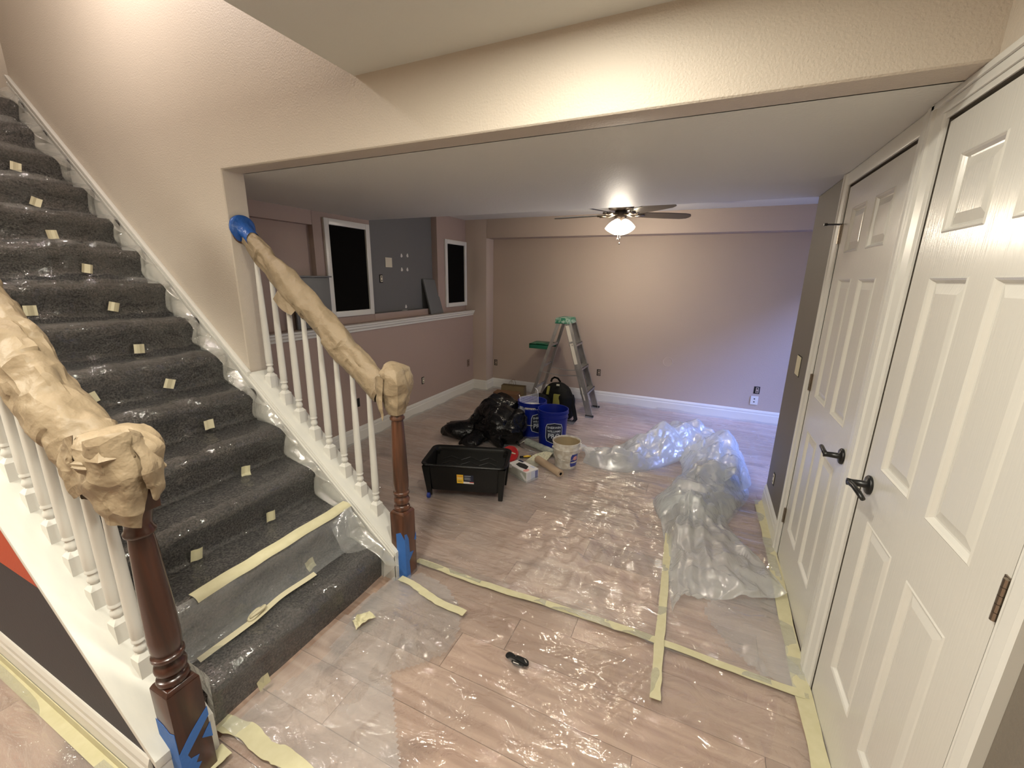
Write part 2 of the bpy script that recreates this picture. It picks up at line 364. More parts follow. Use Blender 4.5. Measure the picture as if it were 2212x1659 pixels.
def crum(u, v, seed=1, n=6, f0=2.0, warp=0.35, K=1.5):
    f0 = f0*K; warp = warp/K*1.0
    R = np.random.RandomState(seed); h = 0; w = 0
    for k in range(n):
        a = R.rand()*PI; f = f0*(1.35**k)*(0.8+0.4*R.rand()); p = R.rand()*7
        wv = vnoise(u*1.7, v*1.7, k*3.1, seed+k)*warp
        m = np.clip(vnoise(u*1.1+9, v*1.1, k*1.7, seed+50+k)*1.6+0.3, 0, 1)
        h = h+m*tri((u*math.cos(a)+v*math.sin(a)+wv)*f+p)/f; w += 1/f
    return h/w
def facet(x, y, z, sc, seed=0, g=0.35, k=0.9):   # continuous faceted relief with crisp creases, result in metres
    x, y, z = np.broadcast_arrays(np.asarray(x, float)*sc, np.asarray(y, float)*sc, np.asarray(z, float)*sc)
    ix, iy, iz = np.floor(x).astype(np.int64), np.floor(y).astype(np.int64), np.floor(z).astype(np.int64)
    best = np.full(x.shape, -9.0)
    for a in (-1, 0, 1):
        for b in (-1, 0, 1):
            for c in (-1, 0, 1):
                cx, cy, cz = ix+a, iy+b, iz+c
                dx = x-cx-hsh(cx, cy, cz, seed); dy = y-cy-hsh(cx, cy, cz, seed+11); dz = z-cz-hsh(cx, cy, cz, seed+22)
                gx, gy, gz = [hsh(cx, cy, cz, seed+q)*2-1 for q in (33, 44, 55)]
                best = np.maximum(best, g*1.7*(gx*dx+gy*dy+gz*dz)-k*(dx*dx+dy*dy+dz*dz)*g+0.25*g*(hsh(cx, cy, cz, seed+66)*2-1))
    return best/sc
def crease2(x, y, z, sc, seed=0, g=0.35): return facet(x, y, z, sc, seed, g)-facet(x+3.3, y+7.7, z+1.1, sc*1.3, seed+5, g)+0.5*(facet(x, y, z, sc*2.7, seed+9, g)-facet(x+1.3, y+2.7, z+4.1, sc*2.9, seed+13, g))
def ridge(u, v, seed, sharp=10):
    return np.clip(1-np.abs(vnoise(u, v, 0, seed))*sharp, 0, 1)
def catmull(P, n):   # P (k,d) -> resampled (n,d)
    P = np.asarray(P, float); k = len(P); t = np.linspace(0, k-1-1e-9, n); i = t.astype(int); f = (t-i)[:, None]
    p0 = P[np.maximum(i-1, 0)]; p1 = P[i]; p2 = P[np.minimum(i+1, k-1)]; p3 = P[np.minimum(i+2, k-1)]
    return 0.5*((2*p1)+(-p0+p2)*f+(2*p0-5*p1+4*p2-p3)*f*f+(-p0+3*p1-3*p2+p3)*f**3)
def surf(net, nu, nv):   # net (a,b,3) -> (nu,nv,3)
    net = np.asarray(net, float); a, b = net.shape[:2]
    A = catmull(net.reshape(a, b*3), nu).reshape(nu, b, 3)
    return catmull(A.transpose(1, 0, 2).reshape(b, nu*3), nv).reshape(nv, nu, 3).transpose(1, 0, 2)
def text_mesh(txt, size, bold=False, sx=1.0):
    c = bpy.data.curves.new('t', 'FONT'); c.body = txt; c.size = size; c.align_x = 'CENTER'; c.extrude = 0.0; c.resolution_u = 2
    if bold: c.offset = size*0.02
    o = bpy.data.objects.new('t', c); COL.objects.link(o)
    dg = bpy.context.evaluated_depsgraph_get(); me = bpy.data.meshes.new_from_object(o.evaluated_get(dg))
    vs = [(v.co.x*sx, v.co.y) for v in me.vertices]; fs = [tuple(p.vertices) for p in me.polygons]
    bpy.data.objects.remove(o); bpy.data.meshes.remove(me)
    return vs, fs
# ================================================================== structure
ZL, ZC, ZF = 2.1032, 2.3758, 2.3258           # low ceiling, hall ceiling, room ceiling
Y2, YB, YN = 1.8176, 3.6465, 3.858            # end of the low ceiling, back wall, back of its recess
SL = 0.87
def zcap(x): return 0.215+SL*(-1.95-x)

# floor: planks run along x in rows of 0.19 m
fl = MB().box((-5.3, -3.35, -0.06), (1.4, 3.95, -0.006)).build('floor', mat('plank_joint', (0.10, 0.065, 0.045), 0.8)); struct(fl, 'pink-brown laminate plank floor under clear plastic film')
plank_meshes = {}
def plank_mesh(L):
    k = round(L, 2)
    if k not in plank_meshes:
        o = MB().box((0, 0.0008, -0.0055), (k-0.0016, 0.1892, 0.0)).build('plank', M_plank, bevel=0.0012, seg=1)
        plank_meshes[k] = o.data; bpy.data.objects.remove(o)
    return plank_meshes[k]
lens = [1.21, 0.6, 0.9, 0.4, 1.0, 0.75, 0.5]
npl = 0
for r in range(-15, 24):
    y = -0.343+0.19*r
    x = {1: -1.193-1.21*2, 0: -1.403-1.21*2, -1: -1.821-1.21}.get(r, -4.4-((r*0.437) % 1.21)) - 0.4
    x0 = -4.95 if y < 0 else -3.7
    if r in (1, 0): x = (-1.193 if r == 1 else -1.403)-1.21*3
    elif r == -1: x = -1.821-1.21*2
    else: x = x0-((r*0.437) % 1.21)
    xe = 1.25 if y > 1.7 else 0.0
    while x < xe-0.02:
        a, b = max(x, x0), min(x+1.21, xe)
        if b-a > 0.05:
            L = round(b-a, 2)
            p = bpy.data.objects.new('plank', plank_mesh(L)); COL.objects.link(p); p.parent = fl; p.location = (a, y, 0); npl += 1
        x += 1.21

# front wall: stairwell wall and the beam face in one plane, bull-nosed edges
struct(MB().prism([(-4.97, 0), (-2.9026, 0), (-2.9026, ZL), (0.02, ZL), (0.02, 5.0), (-4.97, 5.0)], 'y', 0.0, 0.125)
       .build('wall_front', M_wall, bevel=0.012, seg=3), 'beige textured stairwell wall and beam face above the opening')
struct(MB().prism([(-4.97, 0.125), (-4.97, 1.3), (-4.85, 1.3), (-4.85, 0.125)], 'z', 2.6, 5.0).build('wall_landing', M_wall))
struct(MB().box((-6.1, -1.3, 2.5), (-5.98, 1.4, 5.0)).build('wall_upper_hall', M_wall))
struct(MB().box((-6.1, 1.28, 2.5), (-4.85, 1.4, 5.0)).build('wall_upper_end', M_wall))
struct(MB().box((-6.0, -1.12, 2.5), (-4.97, 1.3, 2.66)).build('floor_upper', M_carpet))
struct(MB().box((-6.1, -1.24, ZC+0.001), (-1.85, -1.12, 5.0)).build('wall_stairwell_near', M_wall))
struct(MB().box((-1.973, -1.12, ZC+0.002), (-1.85, -0.001, 5.0)).build('wall_stairwell_end', M_wall))
struct(MB().box((-6.1, -1.3, 5.0), (-1.8, 1.4, 5.1)).build('ceiling_stairwell', M_ceil))
struct(MB().box((-1.973, -3.3, ZC), (0.1, 0.0, ZC+0.12)).build('ceiling_hall', M_ceil), 'cream hall ceiling')
struct(MB().box((-5.3, -3.3, ZC), (-1.973, -1.12, ZC+0.12)).build('ceiling_hall_left', M_ceil))
struct(MB().box((-3.75, 0.10, ZL), (0.0, Y2, ZF+0.05)).build('ceiling_low', M_ceil, bevel=0.006), 'dropped ceiling between the hall and the back room')
struct(MB().box((-3.9, Y2, ZF), (1.35, 4.0, ZF+0.1)).build('ceiling_back_room', M_ceil))
# hall closure behind the camera
struct(MB().box((-5.3, -3.42, 0), (0.1, -3.3, 2.5)).build('wall_behind', M_wall))
struct(MB().box((-5.3, -3.4, 0), (-5.18, 0.0, 2.5)).build('wall_hall_left', M_wall))
struct(MB().box((-5.2, 0.0, 0), (-4.97, 0.12, 2.5)).build('wall_hall_corner', M_wall))

# right wall with two door openings (door faces lie in x = 0)
D1 = (-0.54, 0.187); D2 = (0.388, 1.118); DH = 2.03
def rwall(mb, y0, y1, z0, z1): mb.box((0.0, y0, z0), (0.12, y1, z1))
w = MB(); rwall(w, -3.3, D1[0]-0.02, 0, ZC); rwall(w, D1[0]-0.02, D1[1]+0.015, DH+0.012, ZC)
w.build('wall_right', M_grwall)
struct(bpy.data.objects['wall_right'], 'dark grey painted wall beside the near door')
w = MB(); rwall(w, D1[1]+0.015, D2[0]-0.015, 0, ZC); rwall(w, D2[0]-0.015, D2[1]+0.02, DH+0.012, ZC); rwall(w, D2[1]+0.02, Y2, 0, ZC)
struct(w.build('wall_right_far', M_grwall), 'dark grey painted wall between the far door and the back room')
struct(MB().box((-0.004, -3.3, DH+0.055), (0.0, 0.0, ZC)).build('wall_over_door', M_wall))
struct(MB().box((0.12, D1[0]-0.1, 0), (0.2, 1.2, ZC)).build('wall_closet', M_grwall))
# back room right side: wall with a glazed door out of view
struct(MB().box((0.21, 1.2, 0), (1.3, 1.32, ZC)).build('wall_room_front', M_back))
struct(MB().box((0.2, 1.32, ZF), (1.3, Y2, ZF+0.1)).build('ceiling_side', M_ceil))
struct(MB().box((0.12, 1.2, 0), (0.21, Y2, ZC)).build('wall_side_return', M_back))
struct(MB().box((0.2, 1.2, -0.03), (1.3, Y2+0.2, -0.001)).build('floor_side', M_plank))
w = MB(); w.box((1.2, 1.2, 0), (1.3, 1.50, ZC)); w.box((1.2, 3.75, 0), (1.3, 3.95, ZC)); w.box((1.2, 1.50, 2.05), (1.3, 3.75, ZC))
struct(w.build('wall_room_right', M_back))
wf = MB(); wf.box((1.18, 1.48, 0), (1.28, 1.54, 2.07)); wf.box((1.18, 3.71, 0), (1.28, 3.77, 2.07)); wf.box((1.18, 1.48, 2.02), (1.28, 3.77, 2.08)); wf.box((1.2, 2.67, 0), (1.26, 2.72, 2.03)); wf.box((1.18, 1.48, 0), (1.28, 3.77, 0.05))
wo = struct(wf.build('window_1', M_white), 'white framed glazed patio door')
gm = bpy.data.materials.new('window_glass'); gm.use_nodes = True; nt = gm.node_tree
gt = nt.nodes.new('ShaderNodeBsdfTransparent'); gg = nt.nodes.new('ShaderNodeBsdfGlossy'); gg.inputs['Roughness'].default_value = 0.02
gx = nt.nodes.new('ShaderNodeMixShader'); gx.inputs[0].default_value = 0.06
nt.links.new(gt.outputs[0], gx.inputs[1]); nt.links.new(gg.outputs[0], gx.inputs[2]); nt.links.new(gx.outputs[0], nt.nodes['Material Output'].inputs[0])
for a, b in ((1.54, 2.67), (2.72, 3.71)): MB().box((1.228, a, 0.05), (1.232, b, 2.02)).build('pane', gm, wo)

# back wall: raised frame on the left and on top of a shallow recess
w = MB(); w.box((-3.75, YN, 0), (1.3, YN+0.1, ZF+0.05)); w.box((-3.75, YB, 0), (-3.3003, YN, ZF+0.05)); w.box((-3.3003, YB, 2.09), (1.25, YN, ZF+0.05))
struct(w.build('wall_back', M_back, bevel=0.008), 'taupe back wall with a wide shallow recess')
# left wall: lower half wall with ledge, set-back upper wall with recesses
XL, XU, ZR = -3.5129, -3.62, 1.1435
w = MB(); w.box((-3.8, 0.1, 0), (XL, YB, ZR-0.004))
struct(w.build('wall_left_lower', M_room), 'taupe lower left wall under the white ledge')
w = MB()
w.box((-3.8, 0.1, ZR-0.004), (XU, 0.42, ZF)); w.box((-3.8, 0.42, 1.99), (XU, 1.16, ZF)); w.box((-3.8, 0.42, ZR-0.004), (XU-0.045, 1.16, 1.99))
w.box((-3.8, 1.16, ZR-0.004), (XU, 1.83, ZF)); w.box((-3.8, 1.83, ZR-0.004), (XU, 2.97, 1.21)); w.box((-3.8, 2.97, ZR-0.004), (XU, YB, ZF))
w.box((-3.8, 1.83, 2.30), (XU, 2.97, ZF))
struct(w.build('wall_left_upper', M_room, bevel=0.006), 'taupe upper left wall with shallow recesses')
w = MB(); w.box((-3.80, 1.83, 1.205), (-3.70, 2.97, 2.30)); w.box((-3.70, 1.832, 1.2099), (XU+0.001, 2.95, 1.2115))
struct(w.build('wall_niche', M_grey), 'dark grey back of the media niche')

# white trim
def mould(name, mb, label=None, m=None, bev=0.004): return struct(mb.build(name, m or M_white, bevel=bev), label)
rail = [(XL, 1.075), (XL+0.012, 1.075), (XL+0.014, 1.092), (XL+0.026, 1.104), (XL+0.028, 1.122), (XL+0.04, 1.13), (XL+0.04, ZR), (XL-0.02, ZR), (XL-0.02, 1.10)]
r3 = [(x, 0, z) for x, z in rail]
mb = MB(); n = len(rail); mb.add([(x, 0.13, z) for x, z in rail]+[(x, YB-0.01, z) for x, z in rail], [tuple(range(n)), tuple(range(2*n-1, n-1, -1))]+[(i, (i+1) % n, n+(i+1) % n, n+i) for i in range(n)])
struct(mb.build('trim_1', M_white), 'white stepped ledge moulding on the left wall')
def baseb(name, p0, p1, nrm, label=None, h=0.1506, t=0.014):
    p0 = Vector((*p0, 0)); p1 = Vector((*p1, 0)); nv = Vector((*nrm, 0))
    prof = [(0, 0), (t, 0), (t, h*0.68), (t*0.75, h*0.74), (t*0.75, h*0.86), (t*0.35, h*0.97), (0.002, h), (0, h)]
    vs = [tuple(q+nv*a+Vector((0, 0, b))) for q in (p0, p1) for a, b in prof]; k = len(prof)
    return struct(MB().add(vs, [tuple(range(k)), tuple(range(2*k-1, k-1, -1))]+[(i, (i+1) % k, k+(i+1) % k, k+i) for i in range(k)]).build(name, M_white), label)
baseb('baseboard_left', (XL, 0.126), (XL, YB), (1, 0), 'white baseboard along the left wall')
baseb('baseboard_back_return', (XL, YB), (-3.3003, YB), (0, -1))
baseb('baseboard_recess_side', (-3.3003, YB), (-3.3003, YN), (1, 0))
baseb('baseboard_back', (-3.3003, YN), (1.2, YN), (0, -1), 'white baseboard along the back wall')
baseb('baseboard_right', (0, 1.205), (0, Y2), (-1, 0), 'white baseboard under the grey wall')
baseb('baseboard_right_near', (0, -3.3), (0, D1[0]-0.10), (-1, 0))
baseb('baseboard_stair', (-5.1, -1.094), (-1.93, -1.094), (0, -1), 'white baseboard below the charcoal stair wall', h=0.165)

# door casings
def casing(mb, y0, y1, z0, z1):
    mb.box((-0.012, y0, z0), (0.0, y1, z1))
def casing_v(name, y0, y1, inner, ztop):
    s_ = 1 if inner > (y0+y1)/2 else -1; a, b = (y0, y1) if s_ > 0 else (y1, y0)   # a = outer edge, b = inner edge
    L = b-a
    prof = [(a, 0), (a, -0.019), (a+L*0.22, -0.019), (a+L*0.34, -0.014), (a+L*0.80, -0.010), (a+L*0.93, -0.006), (b, -0.006), (b, 0)]
    mb = MB(); n = len(prof)
    mb.add([(x, y, 0) for y, x in prof]+[(x, y, ztop) for y, x in prof], [tuple(range(n)), tuple(range(2*n-1, n-1, -1))]+[(i, (i+1) % n, n+(i+1) % n, n+i) for i in range(n)])
    return struct(mb.build(name, M_white))
casing_v('trim_2', D1[1]+0.012, 0.2865, D1[1]+0.012, ZL-0.0)
casing_v('trim_3', 0.2885, D2[0]-0.012, D2[0]-0.012, ZL-0.002)
casing_v('trim_4', D2[1]+0.012, D2[1]+0.078, D2[1]+0.012, ZL-0.002)
casing_v('trim_5', D1[0]-0.085, D1[0]-0.012, D1[0]-0.012, DH+0.075)
mb = MB(); mb.box((-0.0065, D1[0]-0.085, DH+0.012), (0, 0.2865, DH+0.03)); mb.box((-0.012, D1[0]-0.085, DH+0.03), (0, 0.2865, DH+0.055)); mb.box((-0.019, D1[0]-0.085, DH+0.055), (0, 0.2865, DH+0.0728))
mould('trim_6', mb, 'white head casing over the near door', bev=0.003)
mb = MB(); mb.box((-0.010, 0.2885, DH+0.012), (0, D2[1]+0.078, ZL-0.001))
mould('trim_7', mb, bev=0.003)

# six-panel doors
def lever(parent, y, z, d, up=False):
    h = MB(); R = Euler((0, -PI/2, 0)).to_matrix()
    h.lathe([(0.0, 0), (0.031, 0), (0.032, 0.006), (0.028, 0.010), (0.012, 0.012), (0.0105, 0.05), (0.012, 0.062), (0.0, 0.064)], 24, (0, 0, 0), R, cap=False)
    pts = [(-0.054, 0, 0), (-0.056, 0.02*d, 0.002), (-0.056, 0.05*d, 0.006), (-0.052, 0.085*d, 0.002), (-0.047, 0.112*d, -0.006)]
    h.tube(pts, [0.0095, 0.009, 0.008, 0.0085, 0.007], 10)
    o = h.build('door_handle', M_black, parent, smooth=True); o.location = Vector((0, y, z))-wloc(parent); o['label'] = 'black lever handle'
    return o
def hinge(parent, y, z, s=1):
    h = MB(); h.box((-0.003, -0.016, -0.045), (0.0, 0.016, 0.045))
    for k in range(5): h.lathe([(0.006, -0.045+0.018*k), (0.006, -0.028+0.018*k)], 10, (-0.006, 0, 0))
    o = h.build('hinge', M_nickel, parent, smooth=True, angle=0.6); o.location = Vector((0, y, z))-wloc(parent); o['label'] = 'tarnished metal hinge'
def door(name, y0, y1, hinge_lo, label):
    w_ = y1-y0; st = 0.112; mu = 0.10; pw = (w_-2*st-mu)/2
    ys = [y0, y0+st, y0+st+pw, y0+st+pw+mu, y1-st, y1]; zs = [0.012, 0.25, 0.84, 1.02, 1.61, 1.725, 1.925, DH]
    mb = MB()
    for i in range(5):
        for j in range(7):
            if i in (1, 3) and j in (1, 3, 5): continue
            mb.add([(0, ys[i], zs[j]), (0, ys[i+1], zs[j]), (0, ys[i+1], zs[j+1]), (0, ys[i], zs[j+1])], [(0, 1, 2, 3)])
    mb.add([(0, y0, zs[0]), (0, y1, zs[0]), (0, y1, DH), (0, y0, DH), (0.035, y0, zs[0]), (0.035, y1, zs[0]), (0.035, y1, DH), (0.035, y0, DH)],
           [(0, 4, 5, 1), (1, 5, 6, 2), (2, 6, 7, 3), (3, 7, 4, 0), (4, 7, 6, 5)])
    d = mb.build(name, M_door); struct(d, label)
    for i in (1, 3):
        for j in (1, 3, 5):
            a, b, c, e = ys[i], ys[i+1], zs[j], zs[j+1]; vs = []; fs = []
            rings = [(0, 0.0), (0.004, -0.0025), (0.009, 0.001), (0.015, 0.010), (0.019, 0.011), (0.045, 0.0035), (0.047, 0.0035)]
            for o_, x in rings: vs += [(x, a+o_, c+o_), (x, b-o_, c+o_), (x, b-o_, e-o_), (x, a+o_, e-o_)]
            for k in range(len(rings)-1):
                for q in range(4): fs.append((4*k+q, 4*k+(q+1) % 4, 4*k+4+(q+1) % 4, 4*k+4+q))
            fs.append(tuple(4*(len(rings)-1)+q for q in range(4)))
            MB().add(vs, fs).build('door_panel', M_door, d)
    yh = y0-0.004 if hinge_lo else y1+0.004
    for z in ((1.82, 1.075, 0.28) if not hinge_lo else (1.84, 1.03, 0.24)): hinge(d, yh, z)
    return d
d1 = door('door_1', D1[0], D1[1], True, 'near white six-panel door with black lever handle')
d2 = door('door_2', D2[0], D2[1], False, 'far white six-panel door beside the grey wall')
lever(d1, 0.125, 0.945, -1); lever(d2, 0.43, 0.925, 1)
t = MB(); t.tube([(-0.004, 1.12, 1.865), (-0.03, 1.135, 1.868), (-0.065, 1.15, 1.87)], 0.004, 8); t.lathe([(0.008, 0), (0.008, 0.012)], 10, (-0.065, 1.15, 1.864))
o = t.build('hinge_stop', M_black, d2, smooth=True, angle=0.6)

# staircase ---------------------------------------------------------
stair = thing('staircase', 'carpeted staircase rising left between two white sloped curbs', 'stairs', (-1.97, -0.48, 0))
NST = 14; RISE = 0.19; RUN = 0.2175; X1 = -1.97
YS0, YS1 = -0.925, -0.018
def add_step(n):
    xn = X1-RUN*(n-1); z0 = RISE*(n-1); z1 = RISE*n; xr = xn-0.028
    out = [(xr, z0), (xr, z0+0.05), (xr, z0+0.10), (xr+0.004, z0+0.125)]
    for k in range(8):
        a = -PI/2*0.9+k*(PI*0.9/2+PI/2)/7; out.append((xn-0.034+0.034*math.cos(a), z1-0.034+0.034*math.sin(a)))
    for k in range(1, 8): out.append((xn-0.034-(RUN-0.034+0.030)*k/7, z1))
    P = np.array(out); ny = 26; A = np.zeros((len(P), ny, 3)); ys = np.linspace(YS0, YS1, ny)
    A[:, :, 0] = P[:, None, 0]; A[:, :, 2] = P[:, None, 1]; A[:, :, 1] = ys[None]
    d = vnoise(A[:, :, 1]*5, A[:, :, 0]*9, A[:, :, 2]*9, 3)*0.0035+vnoise(A[:, :, 1]*16, A[:, :, 0]*22, A[:, :, 2]*22, 4)*0.002
    A[:, :, 0] += d; A[1:, :, 2] += d[1:]; A[-1, :, 2] -= d[-1]
    mb = MB().grid(A); m = len(P)
    lo = len(mb.v); mb.v += [(xr-RUN, y, z0) for y in (YS0, YS1)]
    mb.f.append(tuple([i*ny for i in range(m)]+[lo])[::-1]); mb.f.append(tuple([i*ny+ny-1 for i in range(m)]+[lo+1])); mb.mi += [0, 0]
    mb.build('step', M_carpet, stair, smooth=True, angle=0.9, world=True)
for n in range(1, NST+1): add_step(n)
XE = -1.906
def curb(y0, y1, xt, name):
    return MB().prism([(XE-.001, 0), (XE-.001, zcap(XE)-0.024), (xt, zcap(xt)-0.02), (xt, 0)], 'y', y0, y1)
curb(0.0+0.001, 0.118, -2.9, '').build('knee_wall', M_white, stair, world=True)
kw = curb(-1.094, -0.945, -4.95, ''); o = kw.build('knee_wall', M_char, stair, world=True); o['label'] = 'charcoal painted knee wall of the near side'
MB().prism([(-4.95, 0.59), (-2.404, 0.59), (-4.95, zcap(-4.95)-0.019)], 'y', -1.0965, -1.0935).build('paint_band', M_orange, stair, world=True)['label'] = 'orange red painted area of the knee wall'
def cap(y0, y1, xt):
    e = 0.0
    return MB().prism([(XE+0.009, zcap(XE+0.009)-0.032), (XE+0.009, zcap(XE+0.009)), (xt, zcap(xt)), (xt, zcap(xt)-0.022)], 'y', y0, y1)
cap(-0.012, 0.127, -2.896).build('curb_cap', M_white2, stair, world=True, bevel=0.003)
cap(-1.098, -0.935, -4.9).build('curb_cap', M_white2, stair, world=True, bevel=0.003)
MB().box((XE, -0.012, 0), (XE+0.007, 0.124, zcap(XE)-0.024)).build('end_board', M_white, stair, world=True, bevel=0.002)
MB().box((XE, -1.097, 0), (XE+0.007, -0.937, zcap(XE)-0.024)).build('end_board', M_white, stair, world=True, bevel=0.002)
def skirt(y0, y1, x0, x1, dz=0.0):
    return MB().prism([(x0, 0), (x0, zcap(x0)+dz), (x1, zcap(x1)+dz), (x1, zcap(x1)-0.42), (x0-0.48, 0)], 'y', y0, y1)
skirt(-0.016, 0.0, XE, -4.95, -0.012).build('skirt_board', M_white, stair, world=True)
MB().prism([(-2.89, zcap(-2.89)-0.012), (-2.89, zcap(-2.89)+0.012), (-4.95, zcap(-4.95)+0.012), (-4.95, zcap(-4.95)-0.012)], 'y', -0.024, 0.0).build('skirt_cap', M_white, stair, world=True, bevel=0.003)
MB().prism([(XE, 0.0), (XE, zcap(XE)-0.03), (-4.95, zcap(-4.95)-0.03), (-4.95, zcap(-4.95)-0.045), (XE-0.02, zcap(XE-0.02)-0.045), (XE-0.02, 0)], 'y', -0.022, -0.012).build('skirt_bead', M_white, stair, world=True)
skirt(-0.945, -0.929, XE, -4.95, -0.02).build('skirt_board', M_white, stair, world=True)

# railings ----------------------------------------------------------
def newel(parent, x, y, m):
    b = MB(); b.box((x-0.045, y-0.045, 0), (x+0.045, y+0.045, 0.385))
    b.hexa([(x-0.045, y-0.045, .385), (x+0.045, y-0.045, .385), (x+0.045, y+0.045, .385), (x-0.045, y+0.045, .385)], [(x-0.037, y-0.037, .398), (x+0.037, y-0.037, .398), (x+0.037, y+0.037, .398), (x-0.037, y+0.037, .398)])
    b.build('post_base', m, parent, world=True, bevel=0.003)
    pr = [(0.034, .395), (0.040, .402), (0.042, .410), (0.040, .418), (0.032, .421), (0.029, .427), (0.034, .434), (0.040, .443), (0.0415, .455), (0.038, .467), (0.031, .473), (0.030, .479), (0.038, .484), (0.042, .491), (0.041, .499), (0.034, .503), (0.033, .509), (0.039, .522), (0.0405, .56), (0.037, .70), (0.031, .86), (0.0285, .893), (0.036, .898), (0.037, .907), (0.032, .913), (0.030, .93), (0.036, .95), (0.040, .97)]
    MB().lathe(pr, 28, (x, y, 0)).build('turned_shaft', m, parent, smooth=True, angle=0.9, world=True)
    t = MB(); t.box((x-0.042, y-0.042, 0.97), (x+0.042, y+0.042, 1.09)); t.lathe([(0.03, 1.09), (0.045, 1.10), (0.03, 1.13), (0.012, 1.16)], 20, (x, y, 0)); t.build('post_top', m, parent, world=True, bevel=0.002)
def zrail(x): return 1.085+0.835*(-2.02-x)
bal_mesh = None
def baluster(parent, x, y):
    z0 = zcap(x); zr = z0+0.112; top = zrail(x)-0.02
    b = MB(); h = 0.0225; zb = zr-0.052
    b.box((x-h, y-h, z0-0.035), (x+h, y+h, zb-0.012))
    b.hexa([(x-h, y-h, zb-0.012), (x+h, y-h, zb-0.012), (x+h, y+h, zb-0.012), (x-h, y+h, zb-0.012)], [(x-0.011, y-0.011, zb+0.004), (x+0.011, y-0.011, zb+0.004), (x+0.011, y+0.011, zb+0.004), (x-0.011, y+0.011, zb+0.004)])
    pr = [(0.0115, zb), (0.0125, zb+0.008), (0.0175, zb+0.015), (0.0185, zb+0.022), (0.0165, zb+0.030), (0.0135, zb+0.037), (0.0135, zb+0.044), (0.0185, zb+0.048), (0.019, zb+0.053), (0.0165, zb+0.057), (0.0165, zb+0.061), (0.0185, zb+0.067), (0.0185, zb+0.12), (0.0165, zb+0.35), (0.012, zb+0.60), (0.0105, top)]
    b.lathe(pr, 16, (x, y, 0))
    b.build('baluster', M_white, parent, smooth=True, angle=0.7, world=True)
XB = [-2.08-0.105*k for k in range(8)]
rf = thing('stair_railing', 'far railing with brown newel post and eight white balusters', 'railing', (-1.90, 0.06, 0))
newel(rf, -1.895, 0.055, M_newel2)
for x in XB: baluster(rf, x, 0.066)
rn = thing('stair_railing', 'near railing with dark red-brown newel post in the left foreground', 'railing', (-1.90, -1.01, 0))
newel(rn, -1.895, -1.012, M_newel)
for k in range(13): baluster(rn, -2.09-0.1055*k, -1.003)
def handrail(parent, y, xt, m):
    b = MB(); a = Vector((-1.93, y, zrail(-1.93))); c = Vector((xt, y, zrail(xt)))
    b.prism([(a.x, a.z-0.030), (a.x, a.z+0.008), (c.x, c.z+0.008), (c.x, c.z-0.030)], 'y', y-0.020, y+0.020)
    b.build('handrail', m, parent, world=True, bevel=0.006)
handrail(rf, 0.062, -2.895, M_newel2); handrail(rn, -1.005, -3.5, M_newel)
RZ = Euler((0, PI/2, 0)).to_matrix()
MB().lathe([(0.0, 0), (0.05, 0), (0.05, 0.012), (0.03, 0.02), (0, 0.02)], 24, (-2.902, 0.062, zrail(-2.87)), RZ, cap=False).build('wall_rosette', M_newel2, rf, world=True, smooth=True, angle=0.7)
# ================================================================== big sheets of film
def carve(A, keep, name, m, z0=None):
    n, k = A.shape[:2]; idx = np.arange(n*k).reshape(n, k)
    q = np.stack([idx[:-1, :-1], idx[1:, :-1], idx[1:, 1:], idx[:-1, 1:]], -1)
    c = (A[:-1, :-1]+A[1:, 1:])/2; kk = keep(c[..., 0], c[..., 1])
    mb = MB(); mb.add(A.reshape(-1, 3).tolist(), q[kk].tolist())
    o = mb.build(name, m, smooth=True)
    bm = bmesh.new(); bm.from_mesh(o.data); bmesh.ops.delete(bm, geom=[v for v in bm.verts if not v.link_faces], context='VERTS'); bm.to_mesh(o.data); bm.free()
    return recentre(o)
def inpoly(x, y, P):
    r = np.zeros(np.shape(x), bool); n = len(P)
    for i in range(n):
        x1, y1 = P[i]; x2, y2 = P[(i+1) % n]
        c = ((y1 > y) != (y2 > y)) & (x < (x2-x1)*(y-y1)/(y2-y1+1e-12)+x1); r ^= c
    return r
def ray_crease(X, Y, cx, cy, ang, L, wdt, amp):   # a straight fold from a point
    dx, dy = math.cos(ang), math.sin(ang); t = (X-cx)*dx+(Y-cy)*dy; d = np.abs(-(X-cx)*dy+(Y-cy)*dx)
    return amp*np.clip(1-d/wdt, 0, 1)*np.clip(t/0.05, 0, 1)*np.clip((L-t)/(L*0.6), 0, 1)
def floor_field(X, Y, seed, amp=1.0):
    wx = X+0.12*vnoise(X*1.3, Y*1.3, 0, seed+9); wy = Y+0.10*vnoise(X*1.3+5, Y*1.3, 0, seed+8)
    h = 0.005+amp*(0.35*facet(wx*0.55+0.2*wy, wy, 0, 5.5, seed, 0.20)+0.5*facet(wx*0.4, wy*1.2, 0, 11, seed+7, 0.16)*np.clip(vnoise(X*1.3, Y*1.3, 0, seed+3)*2+0.4, 0.1, 1)
        + 0.007*ridge(wx*0.8+0.3*wy, wy*5.0, seed+1, 5)*np.clip(vnoise(X*1.4, Y*1.1, 3, seed+2)*2+0.2, 0, 1)
        + 0.005*ridge(wx*3.2, wy*0.9+0.5*wx, seed+4, 7)*np.clip(vnoise(X*1.2+4, Y*1.2, 3, seed+5)*2, 0, 1))
    return h
def hg(x0, x1, y0, y1, st):
    xs = np.arange(x0, x1+1e-6, st); ys = np.arange(y0, y1+1e-6, st); return np.meshgrid(xs, ys, indexing='ij')
X, Y = hg(-3.495, 1.16, 0.125, 3.845, 0.0165)
Zf = floor_field(X, Y, 21, 1.15)
